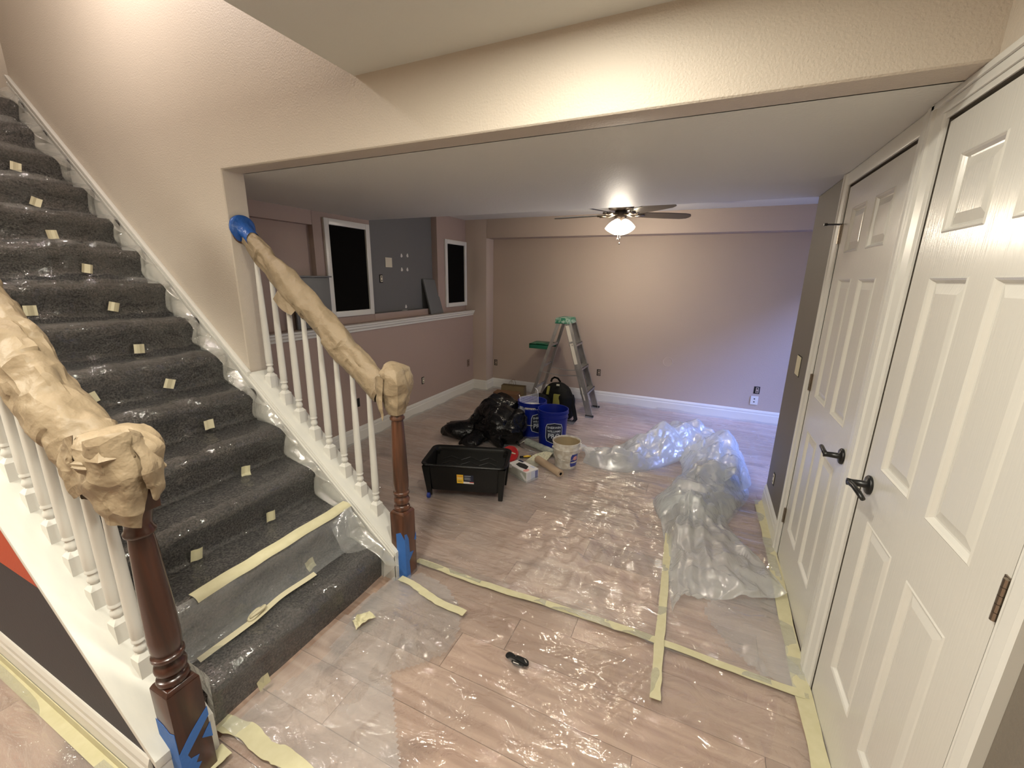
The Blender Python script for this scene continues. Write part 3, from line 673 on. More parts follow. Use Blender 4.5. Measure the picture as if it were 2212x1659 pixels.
for k in range(34):
    a = rng.rand()*2*PI; cx, cy = -0.95+rng.randn()*0.22, 0.62+rng.randn()*0.30
    Zf += ray_crease(X, Y, cx, cy, a, 0.2+0.45*rng.rand(), 0.016+0.014*rng.rand(), 0.004+0.006*rng.rand())
loc_ = np.exp(-(((X+0.98)/0.42)**2+((Y-0.55)/0.40)**2))
Zf += loc_*(crease2(X*1.3, Y*0.8, 0, 14, 77, 0.34)+0.005)
for k in range(46):
    cx, cy = -3.2+3.0*rng.rand(), 0.4+3.2*rng.rand(); a = (0.35 if rng.rand() < 0.5 else 1.9)+rng.randn()*0.35
    Zf += ray_crease(X, Y, cx, cy, a, 0.3+0.7*rng.rand(), 0.014+0.014*rng.rand(), 0.003+0.005*rng.rand())
A = np.stack([X, Y, np.maximum(Zf, 0.001)], -1)
o = carve(A, lambda x, y: ((x < -0.012) | (y > Y2+0.015)) & ~((x < -3.31) & (y > YB-0.02)) & (y > 0.138) , 'plastic_sheet', M_filmr)
tag(o, 'large wrinkled clear plastic sheet covering the back room floor', 'plastic sheet')
X, Y = hg(-1.93, -0.012, -2.2, 0.165, 0.0165)
Zf = floor_field(X, Y, 5, 0.8)
for cx, cy, a, L, am in ((-0.64, 0.10, 3.75, 0.55, .016), (-0.62, 0.08, 3.95, 0.5, .012), (-0.57, 0.03, 4.35, 0.5, .016), (-0.56, 0.04, 4.5, 0.45, .012), (-1.2, -0.15, 0.35, 0.5, .012),
                         (-1.2, -0.13, 3.0, 0.4, .012), (-0.95, -0.33, 5.6, 0.45, .014), (-1.02, -0.27, 2.6, 0.35, .01), (-1.65, -0.25, 5.1, 0.35, .02), (-1.62, -0.22, 5.5, 0.4, .02), (-1.6, -0.2, 5.9, 0.4, .014),
                         (-0.12, 0.12, 4.5, 0.5, .014), (-0.3, -0.05, 5.3, 0.4, .010), (-1.8, -0.5, 5.4, 0.35, .012), (-1.5, 0.04, 6.0, 0.5, .012), (-1.3, 0.06, 0.15, 0.3, .010)):
    Zf += ray_crease(X, Y, cx, cy, a, L, 0.020, am*1.1)
A = np.stack([X, Y, np.maximum(Zf, 0)+0.003], -1)
o = carve(A, lambda x, y: (x > -1.90+0.03*np.sin(y*9)) | (y < -1.05), 'plastic_sheet', M_film)
tag(o, 'clear plastic sheet over the hall floor at the foot of the stairs', 'plastic sheet')
X, Y = hg(-4.6, -1.2, -2.6, -1.112, 0.02)
Zf = floor_field(X, Y, 31, 1.3)
o = carve(np.stack([X, Y, Zf], -1), lambda x, y: x < -1.93+0*y, 'plastic_sheet', M_filmr)
tag(o, 'wrinkled clear plastic sheet on the floor left of the near staircase wall', 'plastic sheet')
# hazy apron at the foot of the stairs
X, Y = hg(-1.99, -0.95, -0.95, 0.10, 0.014)
AP = [(-1.945, -0.90), (-1.945, -0.60), (-1.925, -0.30), (-1.90, -0.03), (-1.80, 0.07), (-1.62, 0.045), (-1.47, -0.05), (-1.41, -0.18), (-1.405, -0.29), (-1.45, -0.36), (-1.56, -0.47), (-1.40, -0.62), (-1.28, -0.74), (-1.46, -0.88)]
Zf = 0.014+0.006*vnoise(X*4, Y*4, 0, 12)+0.012*(1-crum(X, Y, 13, 5, 3, 0.5))+0.016*np.exp(-((X+1.93)/0.05)**2)
for a in (5.2, 5.5, 5.75, 6.0, 5.35): Zf += ray_crease(X, Y, -1.73, -0.22, a, 0.34, 0.020, 0.016)
o = carve(np.stack([X, Y, Zf], -1), lambda x, y: inpoly(x, y, AP), 'plastic_sheet', M_filmh)
tag(o, 'cloudy folded plastic flap on the floor in front of the bottom step', 'plastic sheet')
# thin doubled layer by the far door
X, Y = hg(-0.42, -0.012, -0.6, 0.75, 0.014)
Zf = 0.011+0.010*(1-crum(X, Y, 43, 5, 3, 0.5))+0.004*vnoise(X*6, Y*6, 0, 2)
for a in (4.4, 4.7, 5.0): Zf += ray_crease(X, Y, -0.20, 0.35, a, 0.4, 0.02, 0.012)
DP = [(-0.36, 0.55), (-0.02, 0.72), (-0.02, 0.22), (-0.02, 0.17), (-0.18, 0.17), (-0.30, 0.28), (-0.40, 0.44)]
o = carve(np.stack([X, Y, Zf], -1), lambda x, y: inpoly(x, y, DP), 'plastic_sheet', M_filmh)
tag(o, 'small doubled plastic layer on the floor against the far white door', 'plastic sheet')

# film draped over the stairs, running up the white skirt on the wall side
pr = []
for n in range(1, NST+1):
    xn = X1-RUN*(n-1); z0 = RISE*(n-1); z1 = RISE*n
    pr += [(xn-0.006, z0+0.035), (xn+0.010, z1-0.055), (xn+0.013, z1-0.018), (xn-0.022, z1+0.012), (xn-0.10, z1+0.009), (xn-0.185, z1+0.016)]
pr[0] = (X1+0.004, 0.012)
P = catmull(pr, 14*24); nP = len(P)
ysf = np.linspace(-0.918, -0.03, 74)
U, V = np.meshgrid(np.linspace(0, 14*0.41, nP), ysf, indexing='ij')
off = 0.012+1.0*crease2(V, U*0.8+V*0.5, 0, 7, 91, 0.16)*np.clip(0.6+vnoise(V*2, U*1.5, 0, 92), 0.25, 1.2)
off = np.maximum(off, 0.002); off += 0.010*ridge(V*2.2+0.8*U, U*1.2-0.6*V, 94, 6)*np.clip(vnoise(V*1.5, U*1.2, 3, 95)*2+0.3, 0, 1)
A = np.zeros((nP, 74, 3)); A[..., 0] = P[:, 0][:, None]+off*0.66; A[..., 2] = P[:, 1][:, None]+off*0.66+0.001; A[..., 1] = V
ns = 16; B = np.zeros((nP, ns, 3)); T = np.linspace(0, 1, ns)
last = A[:, -1, :]
tx = P[:, 0]+0.10; tz = np.array([zcap(x) for x in tx])-0.028+0.02*vnoise(np.arange(nP)*0.08, 0, 0, 6)
q = np.clip(1-(P[:, 0]+2.75)/0.9, 0, 1)
for j, t in enumerate(T):
    B[:, j, 0] = last[:, 0]*(1-t)+tx*t; B[:, j, 2] = last[:, 2]*(1-t)+tz*t
    bul = 0.05*math.sin(PI*t)*(1+0.7*vnoise(np.arange(nP)*0.05, t*2, 0, 8))+0.016*(1-crum(np.arange(nP)*0.02, np.full(nP, t*0.3), 7, 5, 3.0, 0.5))
    B[:, j, 1] = -0.032-np.abs(bul)*(1-0.55*t)
mb = MB(); mb.grid(A); mb.m = 1; mb.grid(B)
C_ = np.zeros((nP, 6, 3))
for j in range(6):
    t = j/5.0; C_[:, j] = A[:, 0]; C_[:, j, 1] = -0.918-0.006*t; C_[:, j, 2] += 0.10*t; C_[:, j, 0] += 0.05*t
mb.grid(C_)
o = mb.build('plastic_sheet', [M_films, M_filmside], smooth=True); recentre(o)
tag(o, 'clear plastic draped over the dark carpeted stairs and up the wall skirt', 'plastic sheet')
# hazy strip hanging from the tape on the second nosing
nu, nv = 60, 22; yy = np.linspace(-0.89, -0.045, nu); T = np.linspace(0, 1, nv); A = np.zeros((nu, nv, 3))
for j, t in enumerate(T):
    b = catmull([(-2.190, 0.402), (-2.163, 0.392), (-2.150, 0.35), (-2.148, 0.29), (-2.135, 0.225), (-2.105, 0.205)], nv)[j]
    A[:, j, 0] = b[0]+0.010*vnoise(yy*7, t*2, 0, 5)+0.008*(1-crum(yy, np.full(nu, t*0.3), 3, 4, 3, .5)); A[:, j, 2] = b[1]+0.006+0.012*vnoise(yy*4, 0, 1, 6)*t; A[:, j, 1] = yy
o = MB().grid(A).build('plastic_sheet', M_filmh, smooth=True); recentre(o)
tag(o, 'smooth cloudy plastic strip hanging over the second riser below the tape', 'plastic sheet')
# loose corner of film beside the second step, on the wall side
net = [[(-2.14, -0.05, .41), (-2.16, -0.10, .40), (-2.18, -0.16, .37)], [(-2.10, -0.05, .33), (-2.09, -0.11, .31), (-2.10, -0.19, .30)], [(-2.06, -0.05, .27), (-2.05, -0.10, .25), (-2.08, -0.17, .225)], [(-1.98, -0.045, .225), (-2.00, -0.08, .22), (-2.04, -0.12, .21)]]
A = surf(net, 24, 20); A[..., 1] -= 0.012*(1-crum(A[..., 0]*2, A[..., 2]*2, 5, 4, 2, .5))
o = MB().grid(A).build('plastic_sheet', M_filmh, smooth=True); recentre(o)
tag(o, 'loose plastic corner beside the second step against the white skirt', 'plastic sheet')

# bunched pile of film on the back room floor
An = [[(-1.385, 1.86, .015), (-1.40, 1.93, .09), (-1.44, 2.02, .10), (-1.47, 2.10, .02)],
      [(-1.20, 1.80, .01), (-1.21, 1.90, .10), (-1.24, 2.08, .11), (-1.27, 2.22, .01)],
      [(-0.98, 1.84, .01), (-1.00, 1.97, .12), (-1.04, 2.18, .13), (-1.08, 2.36, .01)],
      [(-0.80, 2.00, .01), (-0.83, 2.14, .15), (-0.88, 2.38, .20), (-0.92, 2.62, .01)],
      [(-0.64, 2.20, .03), (-0.66, 2.36, .18), (-0.69, 2.60, .27), (-0.74, 2.90, .01)],
      [(-0.52, 2.26, .10), (-0.46, 2.45, .22), (-0.42, 2.75, .20), (-0.42, 3.05, .01)],
      [(-0.50, 2.10, .17), (-0.30, 2.30, .25), (-0.20, 2.55, .17), (-0.16, 2.85, .01)],
      [(-0.40, 1.95, .15), (-0.22, 2.02, .25), (-0.12, 2.18, .15), (-0.08, 2.36, .01)],
      [(-0.32, 1.72, .14), (-0.20, 1.70, .20), (-0.12, 1.80, .12), (-0.09, 1.98, .01)]]
Bn = [[(-0.62, 2.28, .05), (-0.50, 2.32, .20), (-0.34, 2.32, .22), (-0.22, 2.24, .14)],
      [(-0.58, 2.00, .02), (-0.47, 1.98, .20), (-0.30, 1.95, .22), (-0.10, 2.04, .02)],
      [(-0.66, 1.72, .01), (-0.52, 1.72, .18), (-0.34, 1.70, .20), (-0.10, 1.82, .01)],
      [(-0.745, 1.46, .01), (-0.58, 1.46, .15), (-0.40, 1.45, .17), (-0.18, 1.58, .01)],
      [(-0.68, 1.22, .01), (-0.56, 1.22, .12), (-0.42, 1.22, .13), (-0.26, 1.34, .01)]]
Cn = [[(-0.70, 1.36, .02), (-0.57, 1.30, .14), (-0.42, 1.30, .15), (-0.27, 1.36, .03)],
      [(-0.645, 1.08, .015), (-0.53, 1.06, .11), (-0.36, 1.06, .13), (-0.20, 1.16, .02)],
      [(-0.60, 0.82, .015), (-0.46, 0.80, .08), (-0.30, 0.84, .11), (-0.11, 1.00, .03)],
      [(-0.57, 0.58, .012), (-0.43, 0.58, .045), (-0.24, 0.66, .09), (-0.05, 0.84, .05)],
      [(-0.535, 0.37, .02), (-0.46, 0.49, .03), (-0.24, 0.55, .05), (-0.018, 0.70, .07)]]
mb = MB()
for net, nu, nv, sd, am in ((An, 120, 60, 3, .05), (Bn, 80, 50, 5, .045), (Cn, 90, 70, 8, .035), (An, 90, 45, 13, .05), (Bn, 60, 40, 15, .05)):
    A = surf(net, nu, nv); U, V = np.meshgrid(np.linspace(0, 1.2, nu), np.linspace(0, 0.7, nv), indexing='ij')
    if sd > 10: A = (A-A.mean((0, 1)))*np.array([.93, .93, .75])+A.mean((0, 1)); A[..., 2] -= 0.015
    c = 0.55-crease2(A[..., 0], A[..., 1], A[..., 2], 6.5, sd, 0.42)/am/1.4; env = np.sin(np.linspace(0, PI, nv))[None]**0.6
    A[..., 2] += am*(0.55-c)*1.4*env; A[..., 0] += 0.035*vnoise(U*5, V*5, 0, sd)*env; A[..., 1] += 0.035*vnoise(U*5, V*5, 4, sd)*env
    if sd == 8: A[..., 2] += 0.030*np.abs(((V*9+1.2*U) % 1.0)*2-1)*env*np.linspace(1, .7, nu)[:, None]-0.012*env
    A[..., 2] = np.maximum(A[..., 2], 0.012); A[..., 0] = np.minimum(A[..., 0], np.where(A[..., 1] < 1.84, -0.016, 9))
    mb.grid(A)
o = mb.build('plastic_sheet', M_filmp, smooth=True); recentre(o)
tag(o, 'big bunched heap of milky plastic trailing across the floor to the far door', 'plastic sheet')

# ================================================================== tapes
def floor_tape(pts, w, label, seed=0, m=None, z=0.022, cat='tape'):
    P = catmull([(*p, 0) for p in pts], 60); R = np.random.RandomState(seed)
    d = np.gradient(P, axis=0); d /= np.linalg.norm(d, axis=1)[:, None]; nx, ny = -d[:, 1], d[:, 0]
    mb = MB(); A = np.zeros((60, 5, 3))
    for j in range(5):
        k = (j-2)/4.0*w*(1+0.13*vnoise(np.arange(60)*0.35, j > 2, 0, seed))
        A[:, j, 0] = P[:, 0]+nx*k; A[:, j, 1] = P[:, 1]+ny*k; A[:, j, 2] = z+0.0035*vnoise(A[:, j, 0]*14, A[:, j, 1]*14, 0, seed)
    mb.grid(A); lo = A.copy(); lo[..., 2] -= 0.0012; mb.grid(lo)
    o = mb.build('masking_tape', m or M_tape, smooth=True); recentre(o); return tag(o, label, cat)
floor_tape([(-1.885, 0.15), (-1.4, 0.145), (-1.0, 0.163), (-0.59, 0.168), (-0.3, 0.155), (-0.03, 0.15)], 0.038, 'long masking tape line crossing the hall floor from newel to near door', 1)
floor_tape([(-1.873, -0.015), (-1.78, -0.025), (-1.60, -0.07), (-1.437, -0.078)], 0.038, 'short masking tape strip on the floor ahead of the far newel post', 2, z=0.030)
floor_tape([(-0.605, 1.05), (-0.595, 0.76), (-0.582, 0.4), (-0.572, 0.1), (-0.563, -0.125)], 0.040, 'masking tape strip pointing towards the camera, crossing the long tape line', 3, z=0.026)
floor_tape([(-0.034, 1.80), (-0.032, 1.3), (-0.030, 1.0), (-0.036, 0.6), (-0.034, 0.2), (-0.030, -0.2), (-0.034, -0.7)], 0.058, 'masking tape along the floor below the white doors', 4, z=0.020)
floor_tape([(-1.97, -0.885), (-1.86, -0.865), (-1.74, -0.875), (-1.62, -0.865), (-1.30, -0.90)], 0.055, 'wide masking tape strip on the floor right of the near newel post', 5, z=0.026)
floor_tape([(-1.86, -0.93), (-1.87, -1.05), (-1.90, -1.12)], 0.06, 'crumpled masking tape at the base of the near newel post', 6, z=0.028)
mb = MB(); mb.box((-4.5, -1.112, 0.004), (-1.95, -1.1093, 0.058)); mb.box((-4.5, -1.145, 0.016), (-1.95, -1.111, 0.0175))
o = mb.build('masking_tape', M_tape); recentre(o); tag(o, 'masking tape running along the baseboard under the charcoal wall', 'tape')
A = np.zeros((70, 6, 3)); yy = np.linspace(-0.80, -0.045, 70)
cr = catmull([(-2.215, .400), (-2.190, .402), (-2.168, .397), (-2.157, .385)], 6)
for j in range(6): A[:, j, 0] = cr[j, 0]+0.008+0.004*vnoise(yy*12, 0, 0, 3); A[:, j, 2] = cr[j, 1]+0.013+0.003*vnoise(yy*9, 0, 0, 4); A[:, j, 1] = yy
o = MB().grid(A).build('masking_tape', M_tape, smooth=True); recentre(o); tag(o, 'long masking tape line along the nosing of the second step', 'tape')
A = np.zeros((50, 4, 3)); yy = np.linspace(-0.86, -0.35, 50)
for j in range(4): A[:, j, 0] = -2.105+0.012*vnoise(yy*6, 0, 0, 5)+j*0.007; A[:, j, 2] = 0.226-j*0.003+0.003*vnoise(yy*9, 0, 0, 4); A[:, j, 1] = yy
mb = MB().grid(A)
for k, (r0, dy) in enumerate(((0.020, 0), (0.014, 0.012), (0.017, -0.012))):
    t_ = np.linspace(0, 2*PI, 14); mb.tube([(-2.095+r0*0.5*math.sin(a), -0.63+dy+r0*1.5*math.cos(a), 0.235+r0*0.5*math.sin(a+k)) for a in t_], 0.007, 6)
o = mb.build('masking_tape', M_tapep, smooth=True); recentre(o); tag(o, 'twisted narrow masking tape with a knot at the back of the first tread', 'tape')
ordn = ['', 'first', 'second', 'third', 'fourth', 'fifth', 'sixth', 'seventh', 'eighth', 'ninth', 'tenth', 'eleventh', 'twelfth']
SQ = [(12, -0.277, 2.176), (11, -0.303, 1.967), (10, -0.343, 1.781), (9, -0.31, 1.601), (8, -0.319, 1.403), (7, -0.34, 1.195), (6, -0.338, 1.03), (5, -0.304, 0.832), (4, -0.29, 0.614), (3, -0.333, 0.437), (3, -0.667, 0.442), (6, -0.646, 1.033), (8, -0.634, 1.402), (2, -0.318, 0.228), (1, -0.734, 0.06)]
for i, (n, y, z) in enumerate(SQ):
    xr = X1-RUN*(n-1)+0.026; z0 = RISE*(n-1); h = 0.030; t = rng.randn()*0.25
    A = np.zeros((5, 6, 3))
    for a in range(5):
        for b in range(6):
            s_ = (b/5.0-0.5)*2*h; q = (a/4.0-0.5)*0.046
            yy_ = y+q*math.cos(t)-s_*math.sin(t)*0.9; zz = z+s_*math.cos(t)*0.8+q*math.sin(t)
            A[a, b] = (xr-max(0, (zz-z0-0.02))*0.05+max(0, 0.03-(zz-z0))*0.8+0.003*math.sin(a*1.7+i), yy_, max(zz, z0+0.012))
    o = MB().grid(A).build('masking_tape', M_tape if n < 5 else M_tapep); recentre(o)
    side = 'near side' if y < -0.5 else 'middle'
    tag(o, 'masking tape square on the plastic at the %s of the %s stair riser' % (side, ordn[n]), 'tape', 'masking tape squares on the stairs')
A = surf([[(-1.885, -0.345, .03), (-1.86, -0.36, .05), (-1.83, -0.375, .03)], [(-1.875, -0.31, .045), (-1.85, -0.315, .03), (-1.815, -0.33, .055)], [(-1.86, -0.27, .03), (-1.835, -0.285, .055), (-1.80, -0.28, .035)]], 14, 14)
A[..., 2] += 0.012*vnoise(A[..., 0]*60, A[..., 1]*60, 0, 1)
o = MB().grid(A).build('masking_tape', M_tape); recentre(o); tag(o, 'crumpled scrap of masking tape on the cloudy floor flap', 'tape')
# blue painter's tape on the newel posts
def plate(mb, poly, plane, c, t=0.0012):
    if plane == 'y': mb.prism([(a, b) for a, b in poly], 'y', c-t, c)
    else: mb.prism([(a, b) for a, b in poly], 'x', c, c+t)
mb = MB(); xn, yn = -1.895, -1.012
plate(mb, [(xn-.046, 0), (xn+.046, 0), (xn+.046, .255), (xn+.02, .245), (xn-.01, .262), (xn-.046, .27)], 'y', yn-.0455)
plate(mb, [(yn-.0465, 0), (yn-.022, 0), (yn-.026, .05), (yn+.004, .085), (yn-.01, .098), (yn+.002, .118), (yn-.02, .128), (yn-.026, .15), (yn+.046, .228), (yn+.046, .262), (yn+.01, .232), (yn-.012, .212), (yn-.0465, .172)], 'x', xn+.0455)
plate(mb, [(yn+.046, .14), (yn+.046, .20), (yn+.018, .165)], 'x', xn+.0455)
o = mb.build('painters_tape', M_bluet); recentre(o); tag(o, 'torn blue tape around the base of the near newel post', 'tape')
mb = MB(); xn, yn = -1.895, 0.055
plate(mb, [(xn-.010, 0), (xn+.046, 0), (xn+.046, .245), (xn+.02, .285), (xn-.010, .27)], 'y', yn-.0455)
plate(mb, [(yn-.0465, 0), (yn-.012, 0), (yn-.018, .105), (yn+.02, .145), (yn-.012, .155), (yn-.016, .24), (yn-.030, .275), (yn-.0465, .28)], 'x', xn+.0455)
plate(mb, [(yn+.046, .20), (yn+.046, .245), (yn+.03, .205)], 'x', xn+.0455)
o = mb.build('painters_tape', M_bluet); recentre(o); tag(o, 'torn blue tape around the base of the far newel post', 'tape')
mb = MB(); pr_ = [(0.0, 0.001), (0.066, 0.001), (0.072, 0.006), (0.070, 0.016), (0.060, 0.022), (0.045, 0.026), (0.040, 0.05), (0.040, 0.09)]
mb.lathe(pr_, 40, (0, 0, 0), RZ, cap=False)
V_ = np.array(mb.v); nz = vnoise(V_[:, 0]*30, V_[:, 1]*26, V_[:, 2]*26, 4)[:, None]*0.004
V_ += nz; V_[:, 2] -= np.clip(V_[:, 0]-0.02, 0, 1)*0.85; mb.v = [tuple(v) for v in V_.tolist()]
o = mb.build('painters_tape', M_bluef, smooth=True, angle=1.0); o.location = (-2.9, 0.066, 1.822); tag(o, 'shiny blue tape wrapped over the handrail bracket on the wall end', 'tape')

# ================================================================== kraft paper wraps
def paper_tube(path, rad, nu, nv, seed, amp, sq=(1, 1), offs=(0, 0), al=0.45):
    P = catmull(path, nu); A = np.zeros((nu, nv+1, 3)); th = np.linspace(0, 2*PI, nv+1)
    d = np.gradient(P, axis=0); d /= np.linalg.norm(d, axis=1)[:, None]
    side = np.cross(d, np.array([0, 0, 1.0])); side /= np.linalg.norm(side, axis=1)[:, None]; up = np.cross(side, d)
    rr = catmull([(r, 0, 0) for r in rad], nu)[:, 0]
    L = np.linspace(0, np.linalg.norm(np.diff(P, axis=0), axis=1).sum(), nu)
    U = L[:, None]+0*th[None]; V = np.minimum(th, 2*PI-th)[None]*0.09+0*U
    Q = P[:, None, :]+side[:, None, :]*(np.cos(th)[None]*rr[:, None]*sq[0])[..., None]+up[:, None, :]*(np.sin(th)[None]*rr[:, None]*sq[1])[..., None]
    tq = (Q[..., 0]*0.767-Q[..., 2]*0.641); nq = (Q[..., 0]*0.641+Q[..., 2]*0.767)
    c = crease2(tq*al, Q[..., 1], nq, 12, seed, amp*4.2)
    r = rr[:, None]+c+0.004*vnoise(U*25, V*25, 0, seed)
    for k in range(3): A[..., k] = P[:, None, k]+side[:, None, k]*np.cos(th)[None]*r*sq[0]+up[:, None, k]*np.sin(th)[None]*r*sq[1]
    return A
# far rail
pa = [(x, 0.062, zrail(x)-0.012) for x in (-2.86, -2.7, -2.5, -2.3, -2.1, -1.97)]
o = MB().grid(paper_tube(pa, [.046, .060, .064, .068, .070, .068], 150, 52, 4, .050, (0.70, 1.0))).build('masking_paper', M_kraft, smooth=True, angle=0.55)
mb = MB(); mb.grid(surf([[(-2.62, .03, 1.51), (-2.56, .025, 1.46), (-2.50, .03, 1.41)], [(-2.655, .02, 1.46), (-2.59, .01, 1.41), (-2.53, .02, 1.38)]], 8, 10)); f = mb.build('paper_flap', M_kraft, o)
recentre(o); f.location = -o.location
tag(o, 'crinkled brown paper wrapped around the far handrail', 'masking paper')
# near rail
pa = [(x, -1.008, zrail(x)-0.055) for x in (-3.2, -2.9, -2.6, -2.4, -2.2, -2.02)]
o = MB().grid(paper_tube(pa, [.085, .085, .090, .095, .094, .085], 190, 64, 9, .060, (0.72, 1.0), al=0.7)).build('masking_paper', M_kraft, smooth=True, angle=0.5)
recentre(o); tag(o, 'crumpled brown paper wrapped around the near handrail', 'masking paper')
def paper_head(cx, cy, rings, seed, amp, name_label, flaps, sqr=0.5, k=None, cr=0.0):
    nv = 48; zs = np.array([r[0] for r in rings]); nu = 44
    R = catmull([(z, r, q) for z, r, q in rings], nu); th = np.linspace(0, 2*PI, nv+1); A = np.zeros((nu, nv+1, 3)); R[:, 1] *= (0.80 if k is None else 1.0)
    sqf = 1/np.maximum(np.abs(np.cos(th)), np.abs(np.sin(th))); kq = 1+(sqf-1)*sqr
    U = R[:, 0][:, None]+0*th[None]; V = np.minimum(th, 2*PI-th)[None]*0.08+0*U
    c = crease2(R[:, 1][:, None]*np.cos(th)[None], R[:, 1][:, None]*np.sin(th)[None], U, 12, seed, amp*9)
    rad = np.maximum(R[:, 1][:, None]*kq[None]+c*np.clip(R[:, 1][:, None]/0.05, 0, 1), 0.0005)
    A[..., 0] = cx+R[:, 2][:, None]+rad*np.cos(th)[None]; A[..., 1] = cy+rad*np.sin(th)[None]; A[..., 2] = U+0.012*(c/amp)*np.clip(R[:, 1][:, None]/0.08, 0, 1)
    o = MB().grid(A).build('masking_paper', M_kraft, smooth=True, angle=0.45)
    fo = []
    for net in flaps:
        net = np.array(net, float); net[..., 0] = cx+(net[..., 0]-cx)*(k or 0.84); net[..., 1] = cy+(net[..., 1]-cy)*(k or 0.86); F = surf(net, 34, 30)
        if cr: F[..., 1] -= 0.8*crease2(F[..., 0], F[..., 1], F[..., 2], 15, seed+3, cr)-0.004; F[..., 0] += 0.4*crease2(F[..., 0], F[..., 1], F[..., 2], 15, seed+8, cr)
        F[..., 1] += 0.006*vnoise(F[..., 0]*30, F[..., 2]*30, 0, seed); G = F.copy(); G[..., 1] += 0.0012
        fo.append(MB().grid(F).grid(G).build('paper_flap', M_kraft, o, smooth=True, angle=0.5))
    recentre(o)
    for f in fo: f.location = -o.location
    return tag(o, name_label, 'masking paper')
paper_head(-1.895, 0.052, [(0.925, .040, 0), (0.95, .050, 0), (1.00, .066, .004), (1.06, .076, .006), (1.12, .078, 0), (1.165, .062, -.01), (1.185, .03, -.015), (1.188, 0.0, -.015)], 3, .022,
           'brown paper hood tied over the top of the far newel post',
           [[[(-1.985, -0.01, 1.11), (-1.94, -0.035, 1.13), (-1.90, -0.035, 1.12)], [(-1.975, -0.02, 1.02), (-1.94, -0.04, 1.02), (-1.915, -0.035, 1.02)], [(-1.955, -0.02, 0.94), (-1.942, -0.03, 0.93), (-1.93, -0.025, 0.90)]]])
paper_head(-1.897, -1.010, [(1.02, .050, 0), (1.04, .066, 0), (1.08, .078, .0), (1.12, .084, .0), (1.155, .080, .0), (1.185, .062, -.004), (1.198, .03, -.006), (1.20, 0.0, -.006)], 14, .026,
           'brown paper hood tied over the top of the near newel post',
           [[[(-1.985, -1.062, 1.154), (-1.845, -1.085, 1.205), (-1.822, -1.035, 1.208), (-1.830, -0.992, 1.182)],
             [(-2.047, -1.072, 1.069), (-1.872, -1.098, 1.126), (-1.806, -1.055, 1.132), (-1.812, -0.994, 1.106)],
             [(-1.985, -1.070, 1.024), (-1.890, -1.088, 1.045), (-1.812, -1.060, 1.055), (-1.820, -1.007, 1.056)],
             [(-1.936, -1.062, 0.957), (-1.885, -1.075, 0.958), (-1.828, -1.060, 0.958), (-1.835, -1.036, 0.940)]],
            [[(-1.828, -1.025, 1.212), (-1.838, -0.995, 1.190), (-1.855, -0.962, 1.148)], [(-1.796, -1.022, 1.145), (-1.800, -0.996, 1.130), (-1.825, -0.965, 1.085)], [(-1.800, -1.014, 1.073), (-1.800, -0.996, 1.060), (-1.825, -0.966, 1.037)], [(-1.812, -1.008, 1.018), (-1.820, -0.996, 1.006), (-1.845, -0.972, 1.005)]],
            [[(-2.06, -1.075, 1.13), (-2.00, -1.085, 1.175), (-1.93, -1.085, 1.20)], [(-2.10, -1.07, 1.06), (-2.03, -1.088, 1.10), (-1.95, -1.09, 1.13)], [(-2.07, -1.06, 1.00), (-2.01, -1.08, 1.01), (-1.95, -1.08, 1.04)]]], k=1.0, cr=0.13)
# ================================================================== left wall fittings
def frame(y0, y1, z0, z1, label):
    t = thing('speaker_frame', label, 'frame', (XU, (y0+y1)/2, z0))
    fw = 0.052
    for a, b, c, d in ((y0, y0+fw, z0, z1), (y1-fw, y1, z0, z1), (y0+fw, y1-fw, z0, z0+fw), (y0+fw, y1-fw, z1-fw, z1)):
        mb = MB(); mb.box((XU, a, c), (XU+0.022, b, d)); mb.build('frame_bar', M_white, t, world=True, bevel=0.004)
    MB().box((XU, y0+fw, z0+fw), (XU+0.004, y1-fw, z1-fw)).build('black_cloth', M_blackfab, t, world=True)
frame(1.262, 1.805, 1.212, 2.062, 'tall white frame with black cloth, the larger one left of the grey niche')
frame(3.118, 3.640, 1.204, 2.044, 'narrow white frame with black cloth between grey niche and corner')
t = thing('cabinet_panel', 'dark grey panel with a thin top ledge leaning left of the larger white frame', 'panel', (-3.58, 1.07, ZR))
MB().box((-3.603, 0.895, ZR), (-3.585, 1.255, 1.565)).build('board', M_paint_grey, t, world=True, bevel=0.002)
MB().box((-3.606, 0.80, 1.566), (-3.560, 1.262, 1.578)).build('top_ledge', M_paint_grey, t, world=True, bevel=0.002)
mb = MB(); mb.hexa([(-3.570, 2.74, ZR), (-3.570, 3.005, ZR), (-3.592, 3.005, ZR), (-3.592, 2.74, ZR)], [(-3.670, 2.735, 1.555), (-3.670, 2.975, 1.55), (-3.693, 2.975, 1.555), (-3.693, 2.735, 1.56)])
o = mb.build('shelf_board', M_paint_grey, bevel=0.003); recentre(o); tag(o, 'narrow dark grey board leaning against the right side of the grey niche', 'board')
nb = bpy.data.objects['wall_niche']
for y, z in ((2.389, 1.808), (2.494, 1.814), (2.385, 1.659), (2.483, 1.661), (2.428, 1.248)):
    mb = MB(); mb.prism([(y+0.016*math.cos(a)*(1+0.3*math.sin(3*a+y*9)), z+0.021*math.sin(a)) for a in np.linspace(0, 2*PI, 13)[:-1]], 'x', -3.7, -3.6985); mb.build('filler_patch', M_chalk, nb)
MB().prism([(-3.665+0.022*math.cos(a), 2.36+0.04*math.sin(a)) for a in np.linspace(0, 2*PI, 13)[:-1]], 'z', 1.2115, 1.214).build('filler_patch', M_chalk, nb)
